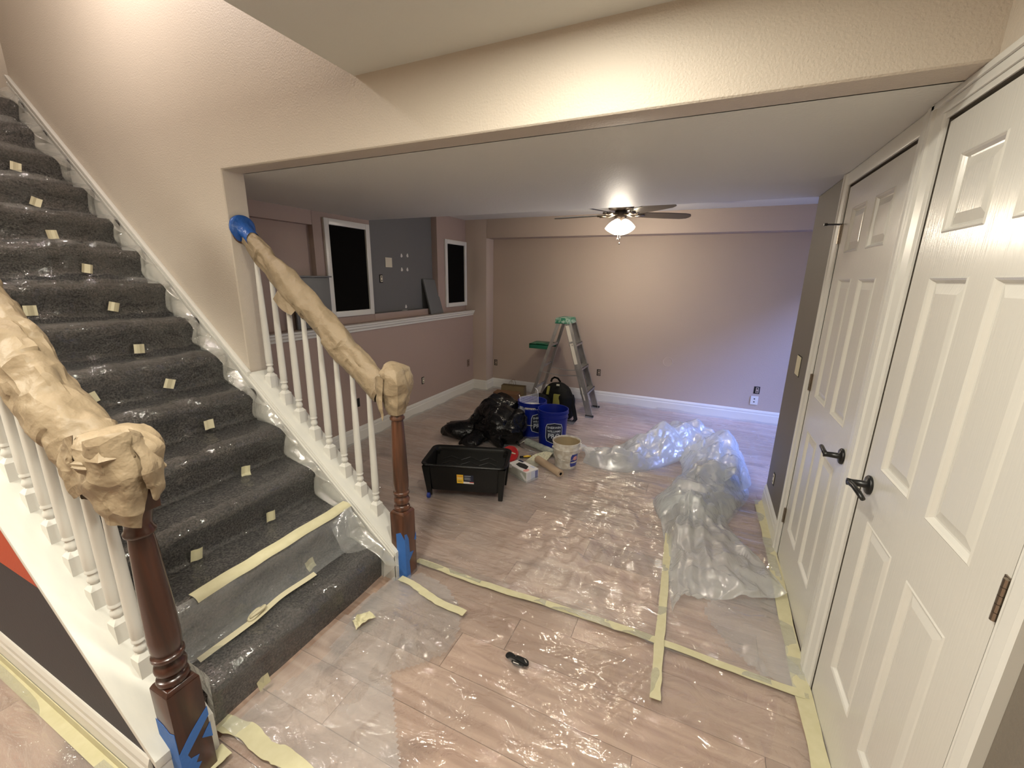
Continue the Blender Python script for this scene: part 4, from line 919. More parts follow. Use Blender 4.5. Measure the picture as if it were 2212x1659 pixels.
def outlet(name, p, ax, label, w=0.05, h=0.085, gap=True, face=M_plate, cat='outlet', slots=True, inw=0.031, inh=0.066, off=0.004):
    x, y, z = p; t = thing(name, label, cat, (x, y, z-h/2))
    def bx(mb, u0, u1, z0, z1, d0, d1):
        if ax == 'x+': mb.box((x+d0, y+u0, z+z0), (x+d1, y+u1, z+z1))
        elif ax == 'x-': mb.box((x-d1, y+u0, z+z0), (x-d0, y+u1, z+z1))
        else: mb.box((x+u0, y-d1, z+z0), (x+u1, y-d0, z+z1))
    if gap: mb = MB(); bx(mb, -w/2, w/2, -h/2, h/2, 0, 0.0015); mb.build('box_opening', M_dkgap, t, world=True)
    mb = MB(); bx(mb, -inw/2+off, inw/2+off, -inh/2, inh/2, 0.0015, 0.006); mb.build('receptacle', face, t, world=True, bevel=0.001, seg=1)
    if slots:
        for zz in (-0.018, 0.018): mb = MB(); bx(mb, -0.007+off, 0.007+off, zz-0.006, zz+0.006, 0.006, 0.0066); mb.build('socket', M_dkgap, t, world=True)
    return t
outlet('wall_outlet', (XL, 2.443, 0.388), 'x+', 'uncovered ivory outlet low on the left wall beneath the grey niche')
outlet('wall_outlet', (XL, 3.50, 0.415), 'x+', 'brown covered outlet low on the left wall near the back corner', gap=False, face=mat('brown_plate', (0.16, 0.105, 0.08), 0.5), inw=0.06, inh=0.10, off=0)
outlet('wall_outlet', (XL, 1.40, 0.393), 'x+', 'empty black outlet opening on the left wall seen between the balusters', face=M_dkgap, slots=False)
outlet('light_switch', (-3.7, 2.169, 1.726), 'x+', 'square ivory plate on the dark grey niche wall', w=0.11, h=0.10, gap=False, inw=0.105, inh=0.10, off=0, cat='plate', slots=False)
outlet('wall_outlet', (-3.7, 2.039, 1.557), 'x+', 'uncovered ivory outlet on the dark grey niche wall')
outlet('wall_outlet', (-3.255, YN, 0.384), 'y', 'uncovered outlet at the left end of the back wall', face=mat('beige_receptacle', (0.36, 0.28, 0.21), 0.5))
outlet('wall_outlet', (-1.738, YN, 0.396), 'y', 'uncovered outlet on the back wall right of the ladder', face=MATS['beige_receptacle'])
outlet('wall_outlet', (0.085, YN, 0.386), 'y', 'upper uncovered outlet at the right end of the back wall', face=MATS['beige_receptacle'], w=0.06)
outlet('wall_outlet', (0.075, YN, 0.264), 'y', 'white covered outlet just above the back baseboard at right', gap=False, face=M_white, inw=0.075, inh=0.10, off=0)
t = MB(); t.lathe([(0.050, 0), (0.056, 0.002), (0.058, 0.004), (0.060, 0.0), (0.0, 0.003)], 32, (0, 0, 0), Euler((PI/2, 0, 0)).to_matrix(), cap=False)
t = MB(); Rw = Euler((PI/2, 0, 0)).to_matrix(); t.lathe([(0.060, 0.0), (0.058, 0.004), (0.052, 0.004), (0.049, 0.0015), (0.0, 0.0015)], 32, (0, 0, 0), Rw, cap=False)
o = t.build('round_cover', M_back, smooth=True, angle=0.4); o.location = (-0.903, YN, 0.62); tag(o, 'round painted-over cover plate low on the back wall', 'cover plate')
outlet('light_switch', (0, 1.506, 1.094), 'x-', 'wide switch plate covered with masking tape on the grey wall', w=0.115, h=0.125, inw=0.10, inh=0.115, off=0, face=M_tapep, cat='switch', slots=False)
outlet('wall_outlet', (0, 1.60, 0.289), 'x-', 'uncovered ivory outlet low on the grey wall by the far door')

# ================================================================== ceiling fan and hall and fill lights
fan = thing('ceiling_fan', 'dark ceiling fan with four lit frosted glass shades', 'ceiling fan', (FAN[0], FAN[1], 2.0))
fx, fy = FAN
MB().lathe([(0.085, ZF), (0.095, 2.30), (0.112, 2.27), (0.118, 2.24), (0.112, 2.222), (0.07, 2.215), (0.05, 2.205)], 36, (fx, fy, 0)).build('motor_housing', M_fanb, fan, smooth=True, angle=0.6, world=True)
MB().lathe([(0.05, 2.212), (0.056, 2.20), (0.060, 2.17), (0.052, 2.145), (0.036, 2.125), (0.030, 2.11), (0.0, 2.105)], 28, (fx, fy, 0)).build('switch_housing', M_fanb, fan, smooth=True, angle=0.8, world=True)
YD = math.degrees(YAW)
for k, th in enumerate((5, 77, 149, 221, 293)):
    a = math.radians(th+YD); R = Matrix.Rotation(a, 3, 'Z'); T = Matrix.Rotation(math.radians(-12), 3, 'X')
    out = [(0.16, -0.052), (0.25, -0.062), (0.45, -0.070), (0.60, -0.068), (0.655, -0.050), (0.675, -0.015), (0.675, 0.02), (0.655, 0.052), (0.60, 0.068), (0.45, 0.068), (0.25, 0.060), (0.16, 0.050)]
    lo = [R @ (T @ Vector((x, y, -0.003))) for x, y in out]; hi = [R @ (T @ Vector((x, y, 0.003))) for x, y in out]
    n = len(out); mb = MB(); off = Vector((fx, fy, 2.178))
    mb.add([tuple(v+off) for v in lo+hi], [tuple(range(n-1, -1, -1)), tuple(range(n, 2*n))]+[(i, (i+1) % n, n+(i+1) % n, n+i) for i in range(n)])
    mb.build('fan_blade', M_blade, fan, world=True)
    mb = MB(); q = [R @ Vector(p)+off for p in ((0.06, 0, 0.0), (0.11, 0.0, -0.014), (0.15, 0, -0.012), (0.20, 0, -0.008))]
    mb.tube(q, [0.012, 0.010, 0.010, 0.014], 8)
    for s_ in (-1, 1): mb.tube([tuple(R @ Vector(p)+off) for p in ((0.13, 0, -0.012), (0.17, 0.03*s_, -0.010), (0.215, 0.035*s_, -0.008))], [0.008, 0.007, 0.010], 8)
    mb.build('blade_iron', M_nickel, fan, smooth=True, world=True)
for k in range(4):
    a = math.radians(24+45+90*k); tilt = math.radians(32)
    R = (Matrix.Rotation(a, 3, 'Z') @ Matrix.Rotation(-tilt, 3, 'Y'))
    pr = [(0.016, 0.0), (0.024, -0.008), (0.038, -0.028), (0.052, -0.058), (0.060, -0.088), (0.064, -0.112), (0.061, -0.112), (0.056, -0.088), (0.048, -0.058), (0.034, -0.030), (0.0, -0.02)]
    p0 = Vector((fx, fy, 2.128))+Matrix.Rotation(a, 3, 'Z') @ Vector((0.035, 0, 0))
    MB().lathe(pr, 28, p0, R, cap=False).build('glass_shade', M_shade, fan, smooth=True, world=True)
    MB().lathe([(0.0, 0.012), (0.016, 0.010), (0.020, 0.0), (0.018, -0.01)], 16, p0, R, cap=False).build('shade_holder', M_nickel, fan, smooth=True, world=True)
for dx, zz in ((0.012, 1.925), (-0.008, 1.965)):
    mb = MB(); mb.tube([(fx+dx, fy-0.03, 2.11), (fx+dx, fy-0.03, zz)], 0.0016, 6); mb.lathe([(0.0, 0), (0.006, 0.003), (0.0075, 0.010), (0.004, 0.018), (0.0, 0.02)], 12, (fx+dx, fy-0.03, zz-0.018), cap=False)
    mb.build('pull_chain', M_nickel, fan, smooth=True, world=True)
for i, (x, y) in enumerate(HALL):
    t = thing('hall_and_fill_light', ['small round recessed hall ceiling light nearest the beam', 'large round unseen ceiling light added to soften the hall shadows', 'large round unseen fill light added over the left of the hall'][i], 'ceiling light', (x, y, ZC-0.02))
    k = (0.072, 0.18, 0.26)[i]  # the two larger fittings go with the added unseen lamps
    MB().lathe([(k, ZC), (k+.016, ZC), (k+.018, ZC-0.006), (k+.008, ZC-0.010), (k, ZC-0.006)], 32, (x, y, 0), cap=False).build('trim_ring', M_white, t, smooth=True, world=True)
    MB().lathe([(0.0, ZC-0.0015), (k, ZC-0.0015)], 32, (x, y, 0), cap=False).build('lens', M_lens, t, world=True)

# ================================================================== step ladder
lad = thing('step_ladder', 'short aluminium step ladder with green cap by the back wall', 'ladder', (-2.05, 3.34, 0))
def bar(mb, a, b, w, d, ax=None):   # rectangular bar from a to b, w across y, d along the other side
    a, b = Vector(a), Vector(b); t = (b-a).normalized(); s_ = Vector((0, 1, 0)); s_ = (s_-t*s_.dot(t)).normalized(); q = t.cross(s_)
    lo = [a-s_*w/2-q*d/2, a+s_*w/2-q*d/2, a+s_*w/2+q*d/2, a-s_*w/2+q*d/2]; hi = [p+(b-a) for p in lo]
    return mb.hexa(lo, hi)
FR = [((-1.655, 3.135, 0.012), (-2.000, 3.215, 1.09)), ((-1.680, 3.555, 0.012), (-2.005, 3.465, 1.09))]
RR = [((-2.455, 3.155, 0.012), (-2.115, 3.225, 1.085)), ((-2.435, 3.525, 0.012), (-2.115, 3.455, 1.085))]
for s_, (a, b) in zip((-1, 1), FR):
    mb = MB(); bar(mb, a, b, 0.004, 0.076)
    for dx in (-0.036, 0.036):
        bar(mb, (a[0]+dx, a[1]-0.011*s_, a[2]), (b[0]+dx, b[1]-0.011*s_, b[2]), 0.024, 0.004)
    for dx in (-0.018, 0.0, 0.018): bar(mb, (a[0]+dx, a[1]+0.003*s_, a[2]), (b[0]+dx, b[1]+0.003*s_, b[2]), 0.003, 0.004)
    mb.build('front_rail', M_alu, lad, world=True)
    mb = MB(); mb.box((a[0]-0.050, a[1]-0.020, 0.006), (a[0]+0.046, a[1]+0.020, 0.030)); mb.build('rubber_foot', M_rubber, lad, world=True, bevel=0.003)
for a, b in RR:
    mb = MB(); bar(mb, a, b, 0.004, 0.036); bar(mb, (a[0]-0.016, a[1]+0.01, a[2]), (b[0]-0.016, b[1]+0.01, b[2]), 0.020, 0.003); bar(mb, (a[0]+0.016, a[1]+0.01, a[2]), (b[0]+0.016, b[1]+0.01, b[2]), 0.020, 0.003)
    mb.build('rear_rail', M_alu, lad, world=True)
    mb = MB(); mb.box((a[0]-0.024, a[1]-0.014, 0.006), (a[0]+0.024, a[1]+0.014, 0.028)); mb.build('rubber_foot', M_rubber, lad, world=True, bevel=0.003)
def lerp(a, b, t): return tuple(a[i]*(1-t)+b[i]*t for i in range(3))
for t in (0.26, 0.52, 0.775):
    a = lerp(*FR[0], t); b = lerp(*FR[1], t); mb = MB()
    mb.box((a[0]-0.042, a[1]+0.003, a[2]-0.004), (a[0]+0.042, b[1]-0.003, a[2])); mb.box((a[0]-0.042, a[1]+0.003, a[2]-0.03), (a[0]-0.038, b[1]-0.003, a[2])); mb.box((a[0]+0.038, a[1]+0.003, a[2]-0.03), (a[0]+0.042, b[1]-0.003, a[2]))
    for k in range(5): mb.box((a[0]-0.034+0.016*k, a[1]+0.004, a[2]), (a[0]-0.030+0.016*k, b[1]-0.004, a[2]+0.002))
    mb.build('step', M_alu, lad, world=True)
    mb = MB()
    for (p, q) in (((a[0]-0.03, a[1]-0.004, a[2]-0.005), (a[0]+0.045, a[1]-0.004, a[2]-0.095)), ((a[0]+0.03, a[1]-0.004, a[2]-0.005), (a[0]+0.0, a[1]-0.004, a[2]-0.095))): bar(mb, p, q, 0.004, 0.014)
    mb.lathe([(0.008, -0.004), (0.008, 0.004)], 10, (a[0], a[1]-0.006, a[2]-0.012), Rw); mb.build('step_brace', M_alu, lad, world=True)
for t in (0.24, 0.50, 0.74):
    a = lerp(*RR[0], t); b = lerp(*RR[1], t); mb = MB(); bar(mb, a, b, 0.02, 0.02) if False else mb.box((a[0]-0.010, a[1], a[2]-0.012), (a[0]+0.012, b[1], a[2]+0.012)); mb.build('rear_crossbar', M_alu, lad, world=True)
for i, (dy) in enumerate((0, 1)):
    f0 = lerp(*FR[dy], 0.44); r0 = lerp(*RR[dy], 0.44); m0 = ((f0[0]+r0[0])/2, (f0[1]+r0[1])/2, 0.462)
    mb = MB(); mb.tube([f0, m0], 0.006, 8); mb.tube([m0, r0], 0.006, 8); mb.build('spreader_arm', M_alu, lad, world=True)
mb = MB(); mb.hexa([(-2.155, 3.19, 1.075), (-1.965, 3.19, 1.075), (-1.965, 3.49, 1.075), (-2.155, 3.49, 1.075)], [(-2.145, 3.20, 1.142), (-1.985, 3.20, 1.142), (-1.985, 3.48, 1.142), (-2.145, 3.48, 1.142)])
mb.build('ladder_cap', M_green, lad, world=True, bevel=0.010)['label'] = 'green plastic cap splashed with paint'
mb = MB(); mb.box((-2.475, 3.21, 0.800), (-2.215, 3.47, 0.812)); mb.box((-2.475, 3.21, 0.770), (-2.465, 3.47, 0.812)); mb.box((-2.475, 3.21, 0.755), (-2.215, 3.22, 0.812)); mb.box((-2.475, 3.46, 0.755), (-2.215, 3.47, 0.812))
mb.box((-2.40, 3.24, 0.812), (-2.28, 3.34, 0.818)); mb.build('pail_shelf', M_green2, lad, world=True, bevel=0.002)['label'] = 'green fold-out pail shelf'
for t0, t1, o_ in ((0.80, 0.97, 0.0), (0.56, 0.78, 0.0)):
    a, b = lerp(*FR[0], t0), lerp(*FR[0], t1); mb = MB(); bar(mb, (a[0]-0.012, a[1]-0.0055, a[2]), (b[0]-0.012, b[1]-0.0055, b[2]), 0.002, 0.040); mb.build('paper_label', M_splat, lad, world=True)['label'] = 'worn white sticker'
a = lerp(*FR[0], 0.24); mb = MB(); mb.prism([(a[0]+0.005*math.cos(k)-(zz)*0.32+0.0, a[2]+zz+0.004*math.sin(k*3)) for k, zz in ((0, -.075), (1, -.05), (2, 0.0), (3, .06), (4, .085))]+[(a[0]-0.018-(zz)*0.32, a[2]+zz) for zz in (.08, .03, -.03, -.07)], 'y', a[1]-0.0075, a[1]-0.0045)
mb.build('paint_drip', M_splat, lad, world=True)

# ================================================================== buckets
def bucket(name, label, x, y, rb, rt, h, m, rz=0, z=0.008):
    t = thing(name, label, 'bucket', (x, y, z), rz); k = rt-rb
    def r(q): return rb+k*q
    body = [(0.0, 0.004), (rb-0.006, 0.004), (rb, 0.0), (rb, 0.004), (r(.78), h*.78), (r(.78)+.006, h*.785), (r(.8)+.006, h*.80), (r(.8), h*.805), (r(.9), h*.90), (rt+.006, h*.905), (rt+.006, h*.925), (rt, h*.93), (rt+.002, h*.985), (rt+.004, h*.99), (rt+.003, h), (rt-.004, h), (rt-.005, h*.99), (rb-0.004, 0.012), (0, 0.012)]
    MB().lathe(body, 56, cap=False).build('bucket_body', m, t, smooth=True, angle=0.5)
    return t
def curved(t, name, m, pts2, h, rb, rt, H, phi0, eps, parent_mat=None):
    pass
def on_cyl(t, name, m, vs, fs, phi0, rb, rt, H, zc, eps, label=None):
    out = []
    for u, v in vs:
        z = zc+v; r = rb+(rt-rb)*z/H+eps; a = phi0+u/r; out.append((r*math.cos(a), r*math.sin(a), z))
    o = MB().add(out, fs).build(name, m, t)
    if label: o['label'] = label
    return o
def grid_poly(w, h, nx, ny, cut=None):   # rectangle w x h as a grid with a shaped top/bottom
    vs = []; fs = []
    for i in range(nx+1):
        for j in range(ny+1):
            u = (i/nx-0.5)*w; q = j/ny; a = abs(i/nx-0.5)*2
            top = h/2+cut[0]*(1-a); bot = -h/2-cut[1]*(1-a) if cut else -h/2
            c = min(1.0, (1-a)*nx/2.0+0.6); top2 = top*c if a > 0.99 else top; bot2 = bot*c if a > 0.99 else bot
            vs.append((u, bot2+(top2-bot2)*q))
    for i in range(nx):
        for j in range(ny): k = i*(ny+1)+j; fs.append((k, k+ny+1, k+ny+2, k+1))
    return vs, fs
cam_dir = lambda x, y: math.atan2(-1.5083-y, -0.5623-x)
RB, RT, HB = 0.128, 0.145, 0.368
def logo(t, phi):
    v, f = grid_poly(0.168, 0.165, 14, 3, (0.018, 0.030)); on_cyl(t, 'logo_border', M_print, v, f, phi, RB, RT, HB, 0.165, 0.0012)
    v, f = grid_poly(0.158, 0.155, 14, 3, (0.018, 0.030)); on_cyl(t, 'logo_panel', M_navy, v, f, phi, RB, RT, HB, 0.165, 0.0022)
    for txt, sz, z in (('Sherwin', 0.036, 0.208), ('Williams', 0.034, 0.172), ('PRO', 0.062, 0.112)):
        v, f = text_mesh(txt.upper() if txt == 'PRO' else txt.upper(), sz*(0.86 if txt != 'PRO' else 1), True)
        on_cyl(t, 'logo_lettering', M_print, v, f, phi, RB, RT, HB, z, 0.0034)
    v, f = grid_poly(0.125, 0.002, 10, 1, (0, 0)); on_cyl(t, 'logo_rule', M_print, v, f, phi, RB, RT, HB, 0.160, 0.0034)
b1 = bucket('bucket', 'front bright blue plastic bucket, empty, with a navy printed shield', -1.78, 2.16, RB, RT, HB, M_blue)
logo(b1, cam_dir(-1.78, 2.16)+0.12)
b2 = bucket('bucket', 'blue bucket behind, streaked with white paint and holding a white grid', -2.063, 2.325, RB, RT, HB, M_blue)
logo(b2, cam_dir(-2.063, 2.325)+0.55)
MB().lathe([(0.0, 0.30), (0.137, 0.30)], 40, cap=False).build('paint_residue', M_splat, b2)
mb = MB(); mb.lathe([(0.1425, 0.305), (0.1425, 0.362)], 40, cap=False); mb.build('paint_streak', mat('smeared_paint', (0.10, 0.14, 0.40), 0.5, noise=(14, 0.06, (0.55, 0.55, 0.58), 3)), b2)
ph = cam_dir(-2.063, 2.325)
v, f = grid_poly(0.11, 0.010, 10, 1, (0, 0)); on_cyl(b2, 'paint_streak', M_splat, v, f, ph-0.15, RB, RT, HB, 0.322, 0.0075)
v, f = grid_poly(0.075, 0.008, 8, 1, (0, 0)); on_cyl(b2, 'handle_grip', M_splat, v, f, ph-0.2, RB, RT, HB, 0.14, 0.004)
# roller grid hooked in the rear bucket
g = thing('roller_grid', 'white metal roller grid standing in the rear blue bucket', 'paint grid', (-2.10, 2.30, 0.15))
p00, p10, p01, p11 = [Vector(p) for p in ((-2.165, 2.24, 0.20), (-1.985, 2.31, 0.20), (-2.180, 2.27, 0.405), (-2.005, 2.33, 0.455))]
mb = MB(); mb.tube([p00, p01, p11, p10], 0.0035, 8); mb.tube([p11, p11+Vector((-.02, .02, .03)), p11+Vector((-.055, .045, .04))], 0.003, 6); mb.tube([p01, p01+Vector((-.012, .01, .02)), p01+Vector((-.02, .03, .012))], 0.003, 6)
mb.build('grid_frame', M_grid, g, smooth=True, world=True)
mb = MB()
for k in range(1, 22): a = p00.lerp(p01, k/22); b = p10.lerp(p11, k/22); mb.tube([a, b], 0.0016, 5, cap=False)
for k in range(1, 14): mb.tube([p00.lerp(p10, k/14), p01.lerp(p11, k/14)], 0.0014, 5, cap=False)
o = mb.build('mesh_wire', M_grid, g, world=True); o['kind'] = 'stuff'
# white pail
px, py = -1.512, 1.752
pl = thing('pail', 'small white paint-splattered pail with beige paint inside', 'pail', (px, py, 0.008))
rb, rt, H = 0.092, 0.119, 0.235
MB().lathe([(0, .003), (rb-.004, .003), (rb, 0), (rb+.001, .004), (0.1115, H*.72), (0.1145, H*.74), (0.1145, H*.76), (0.113, H*.77), (0.117, H*.95), (0.121, H*.96), (0.121, H), (0.1165, H), (0.1150, H*.97), (0.093, .02), (0, .02)], 56, cap=False).build('pail_body', M_pail, pl, smooth=True, angle=0.5)
MB().lathe([(0.0, .07), (0.0985, .07), (0.1138, H*.945)], 48, cap=False).build('paint_coating', M_paintin, pl, smooth=True, angle=0.5)
ph = cam_dir(px, py)
v, f = grid_poly(0.082, 0.115, 10, 2, (0, 0)); on_cyl(pl, 'blue_label', M_boxb, v, f, ph+0.80, rb, rt, H, 0.085, 0.0008)
v, f = grid_poly(0.045, 0.026, 6, 1, (0.008, 0.008)); on_cyl(pl, 'label_mark', M_pinklab, v, f, ph+0.84, rb, rt, H, 0.105, 0.0018)
v, f = grid_poly(0.076, 0.012, 6, 1, (0, 0)); on_cyl(pl, 'label_band', M_pail, v, f, ph+0.80, rb, rt, H, 0.068, 0.0018)
mb = MB(); pts = []
for k in range(21):
    a = ph-1.35+2.7*k/20; dip = math.sin(PI*k/20); pts.append((0.1235*math.cos(a), 0.1235*math.sin(a), 0.178-0.085*dip))
mb.tube(pts, 0.0018, 6); mb.build('wire_handle', M_wire, pl, smooth=True)
for k in range(2):
    a = ph+(-1.35, 1.35)[k]; MB().lathe([(0.010, 0), (0.010, 0.006), (0.004, 0.009)], 12, (0.115*math.cos(a), 0.115*math.sin(a), 0.178), Euler((0, PI/2, a)).to_matrix()).build('handle_ear', M_pail, pl, smooth=True)

# ================================================================== deep roller tray
tr = thing('roller_tray', 'deep black plastic roller tray on legs with a yellow label', 'paint tray', (-2.04, 0.985, 0.006), math.radians(18.4))
def rr_ring(hx, hy, z, r, n=6, yo=0):
    out = []
    for cx, cy, a0 in ((hx-r, hy-r, 0), (-hx+r, hy-r, PI/2), (-hx+r, -hy+r, PI), (hx-r, -hy+r, 1.5*PI)):
        for k in range(n): a = a0+PI/2*k/(n-1); out.append((cx+r*math.cos(a), cy+yo+r*math.sin(a), z))
    return out
def rings(mb, rs, cap0=False, cap1=False):
    n = len(rs[0]); vs = [p for r in rs for p in r]; fs = []
    for i in range(len(rs)-1):
        for k in range(n): fs.append((i*n+k, i*n+(k+1) % n, (i+1)*n+(k+1) % n, (i+1)*n+k))
    if cap0: fs.append(tuple(range(n-1, -1, -1)))
    if cap1: fs.append(tuple((len(rs)-1)*n+k for k in range(n)))
    return mb.add(vs, fs)
mb = MB(); rings(mb, [rr_ring(.255, .130, .070, .03), rr_ring(.260, .135, .085, .03), rr_ring(.286, .160, .268, .04), rr_ring(.306, .178, .276, .05), rr_ring(.314, .186, .286, .055), rr_ring(.310, .182, .293, .055), rr_ring(.288, .160, .285, .045), rr_ring(.280, .152, .270, .04), rr_ring(.252, .126, .088, .03)], True, True)
mb.build('tray_body', M_traybl, tr, smooth=True, angle=0.7)
mb = MB(); mb.hexa([(-.245, -.05, .088), (.245, -.05, .088), (.245, .122, .088), (-.245, .122, .088)], [(-.250, -.045, .096), (.250, -.045, .096), (.272, .146, .262), (-.272, .146, .262)])
mb.build('tray_ramp', M_traybl, tr)
def ramp_z(y): return .096+(y+.045)/.191*.166
mb = MB()
for row in range(5):
    y0 = -0.02+0.030*row
    for k in range(6):
        u0 = -0.215+0.072*k; s_ = 1 if k % 2 else -1
        a = Vector((u0, y0+0.010*s_, 0)); b = Vector((u0+0.066, y0-0.010*s_, 0)); a.z = ramp_z(a.y)+0.002; b.z = ramp_z(b.y)+0.002; mb.tube([a, b], 0.0048, 6)
o = mb.build('chevron_ribs', M_traybl, tr)
for sx in (-1, 1):
    for sy in (-1, 1):
        mb = MB(); x, y = sx*.262, sy*.122
        mb.hexa([(x-.016, y-.014, .012 if not (sx < 0 and sy < 0) else .035), (x+.016, y-.014, .012 if not (sx < 0 and sy < 0) else .035), (x+.016, y+.014, .012), (x-.016, y+.014, .012)], [(x-.028+sx*.014, y-.022+sy*.022, .268), (x+.028+sx*.014, y-.022+sy*.022, .268), (x+.028+sx*.014, y+.022+sy*.022, .268), (x-.028+sx*.014, y+.022+sy*.022, .268)])
        mb.build('tray_leg', M_traybl, tr, bevel=0.004)
for y in (-.130, .118):
    mb = MB(); mb.lathe([(0.0, -0.012), (0.020, -0.012), (0.023, -0.008), (0.023, 0.008), (0.020, 0.012), (0.0, 0.012)], 20, (-.268, y, .0235), Euler((0, PI/2, 0)).to_matrix(), cap=False)
    o = mb.build('wheel', M_wheel, tr, smooth=True, angle=0.5); o['label'] = 'small blue wheel'
def yface(z): return -(0.135+(0.160-0.135)*(z-.085)/(.268-.085))-0.0012
def lab(name, m, x0, x1, z0, z1, e=0.0):
    return MB().add([(x0, yface(z0)-e, z0), (x1, yface(z0)-e, z0), (x1, yface(z1)-e, z1), (x0, yface(z1)-e, z1)], [(0, 1, 2, 3)]).build(name, m, tr)
lab('yellow_label', M_yellow, -.052, -.004, .140, .212); lab('black_label', M_navy, -.004, .070, .150, .212); lab('white_label', M_lab, -.004, .072, .140, .156, .0004)
lab('red_band', M_redlab, .040, .072, .150, .156, .001)
def lab_text(txt, sz, x, z, m, e=0.0012):
    v, f = text_mesh(txt, sz, True); MB().add([(x+a, yface(z+b)-e, z+b) for a, b in v], f).build('label_lettering', m, tr)
lab_text('Wooster', .0125, -.028, .196, M_redlab)
for k, z in enumerate((.185, .178, .160, .152)): lab('label_line', M_navy if k > 1 else M_lab, -.046, -.010-0.004*(k % 2), z, z+.0022, .001)
for k, z in enumerate((.202, .190, .184, .178, .172)): lab('label_line', M_print, .004, .052-0.008*(k % 2), z, z+(.003 if k == 0 else .0014), .001)

# ================================================================== glove box, roll, brush, roller ...
gb = thing('glove_box', 'white disposable glove box with a black diamond opening beside the tray', 'box', (-1.693, 1.297, 0.008), math.radians(65))
bw, bl, bh = .132, .233, .088
MB().box((0, 0, 0), (bw, bl, bh)).build('carton', M_box, gb, bevel=0.0015, seg=1)
def quad(name, m, pts, par, lb=None):
    o = MB().add(pts, [tuple(range(len(pts)))]).build(name, m, par)
    if lb: o['label'] = lb
    return o
e = 0.0006
quad('side_print', M_boxg, [(-e, .004, .004), (-e, bl-.004, .004), (-e, bl-.004, bh-.012), (-e, .004, bh-.004)], gb)
quad('side_print', M_box, [(-2*e, .010, .006), (-2*e, .075, .055), (-2*e, .060, .070), (-2*e, .002, .030)], gb)
quad('end_print', M_boxl, [(.05, -e, .004), (bw-.036, -e, .004), (bw-.036, -e, bh-.004), (.05, -e, bh-.004)], gb)
quad('end_band', M_boxb, [(bw-.036, -e, .012), (bw-.008, -e, .012), (bw-.008, -e, bh-.010), (bw-.036, -e, bh-.010)], gb)
for k in range(6): quad('print_line', M_boxl, [(.008, -e, .012+.012*k), (.044, -e, .012+.012*k), (.044, -e, .017+.012*k), (.008, -e, .017+.012*k)], gb)
for k in range(5): quad('print_line', M_box, [(bw-.030, -2*e, .020+.012*k), (bw-.014, -2*e, .020+.012*k), (bw-.014, -2*e, .023+.012*k), (bw-.030, -2*e, .023+.012*k)], gb)
quad('glove_opening', M_dkgap, [(.040, .045, bh+e), (.092, .075, bh+e), (.100, .130, bh+e), (.085, .185, bh+e), (.038, .175, bh+e), (.028, .110, bh+e)], gb)
quad('top_print', M_navy, [(bw-.030, .165, bh+e), (bw-.004, .165, bh+e), (bw-.004, .225, bh+e), (bw-.030, .225, bh+e)], gb)
quad('top_print', M_boxl, [(.100, .028, bh+e), (bw-.006, .028, bh+e), (bw-.006, .072, bh+e), (.100, .072, bh+e)], gb)
quad('pink_mark', M_pinklab, [(.030+.030*math.cos(a), .036+.020*math.sin(a), bh+e) for a in np.linspace(0, 2*PI, 15)[:-1]], gb)
quad('torn_flap', M_box, [(-.006, .175, bh-.020), (-.010, .225, bh-.030), (.006, .232, bh+.004), (.004, .180, bh+.003)], gb)
a, b = Vector((-1.478, 1.512, .040)), Vector((-1.755, 1.700, .040)); d = (b-a); Rr = d.to_track_quat('Z', 'Y').to_matrix()
kr = thing('paper_roll', 'roll of brown masking paper lying in front of the white pail', 'paper roll', (-1.61, 1.60, 0.008))
MB().lathe([(0.013, 0), (0.031, 0), (0.032, .002), (0.032, d.length-.002), (0.031, d.length), (0.013, d.length)], 32, a, Rr, cap=False).build('rolled_paper', M_kroll, kr, smooth=True, angle=0.5, world=True)
MB().lathe([(0.013, 0.0), (0.013, d.length), (0.0, d.length-.01), (0.0, .06), (0.0125, .05)], 20, a, Rr, cap=False).build('hollow_core', M_dkgap, kr, smooth=True, world=True)
ro = thing('paint_roller', 'wide paint roller with grey nap lying before the blue buckets', 'paint roller', (-1.85, 1.95, 0.008))
a, b = Vector((-1.995, 2.030, .042)), Vector((-1.635, 1.872, .042)); d = b-a; Rr = d.to_track_quat('Z', 'Y').to_matrix()
L = d.length; pr_ = [(0.012, 0)]+[(0.032+0.0015*math.sin(k*2.1), L*k/14) for k in range(15)]+[(0.012, L)]
MB().lathe(pr_, 28, a, Rr).build('nap_sleeve', M_nap, ro, smooth=True, angle=1.0, world=True)
mb = MB(); mb.tube([a-d.normalized()*.005, a-d.normalized()*.03, Vector((-2.045, 1.955, .030)), Vector((-2.02, 1.925, .022)), Vector((-1.845, 1.868, .020))], 0.0042, 8); mb.build('roller_frame', M_wire, ro, smooth=True, world=True)
mb = MB(); mb.tube([(-2.035, 1.940, .03), (-2.085, 1.985, .034), (-2.13, 2.02, .036)], [.012, .015, .013], 12); mb.build('roller_grip', M_rubber, ro, smooth=True, world=True)
br = thing('paint_brush', 'small tool with black and yellow grip behind the glove box', 'brush', (-1.86, 1.74, 0.008))
MB().tube([(-1.925, 1.700, .022), (-1.90, 1.712, .023), (-1.855, 1.742, .024), (-1.825, 1.760, .026)], [.011, .013, .012, .009], 14).build('grip', M_rubber, br, smooth=True, world=True)
MB().tube([(-1.892, 1.707, .031), (-1.865, 1.725, .033), (-1.835, 1.745, .031)], [.006, .010, .006], 12).build('yellow_inlay', M_yellow, br, smooth=True, world=True)
MB().box((-1.825, 1.750, .022), (-1.775, 1.772, .026), (0, 0, .5)).build('steel_neck', M_wire, br, world=True)
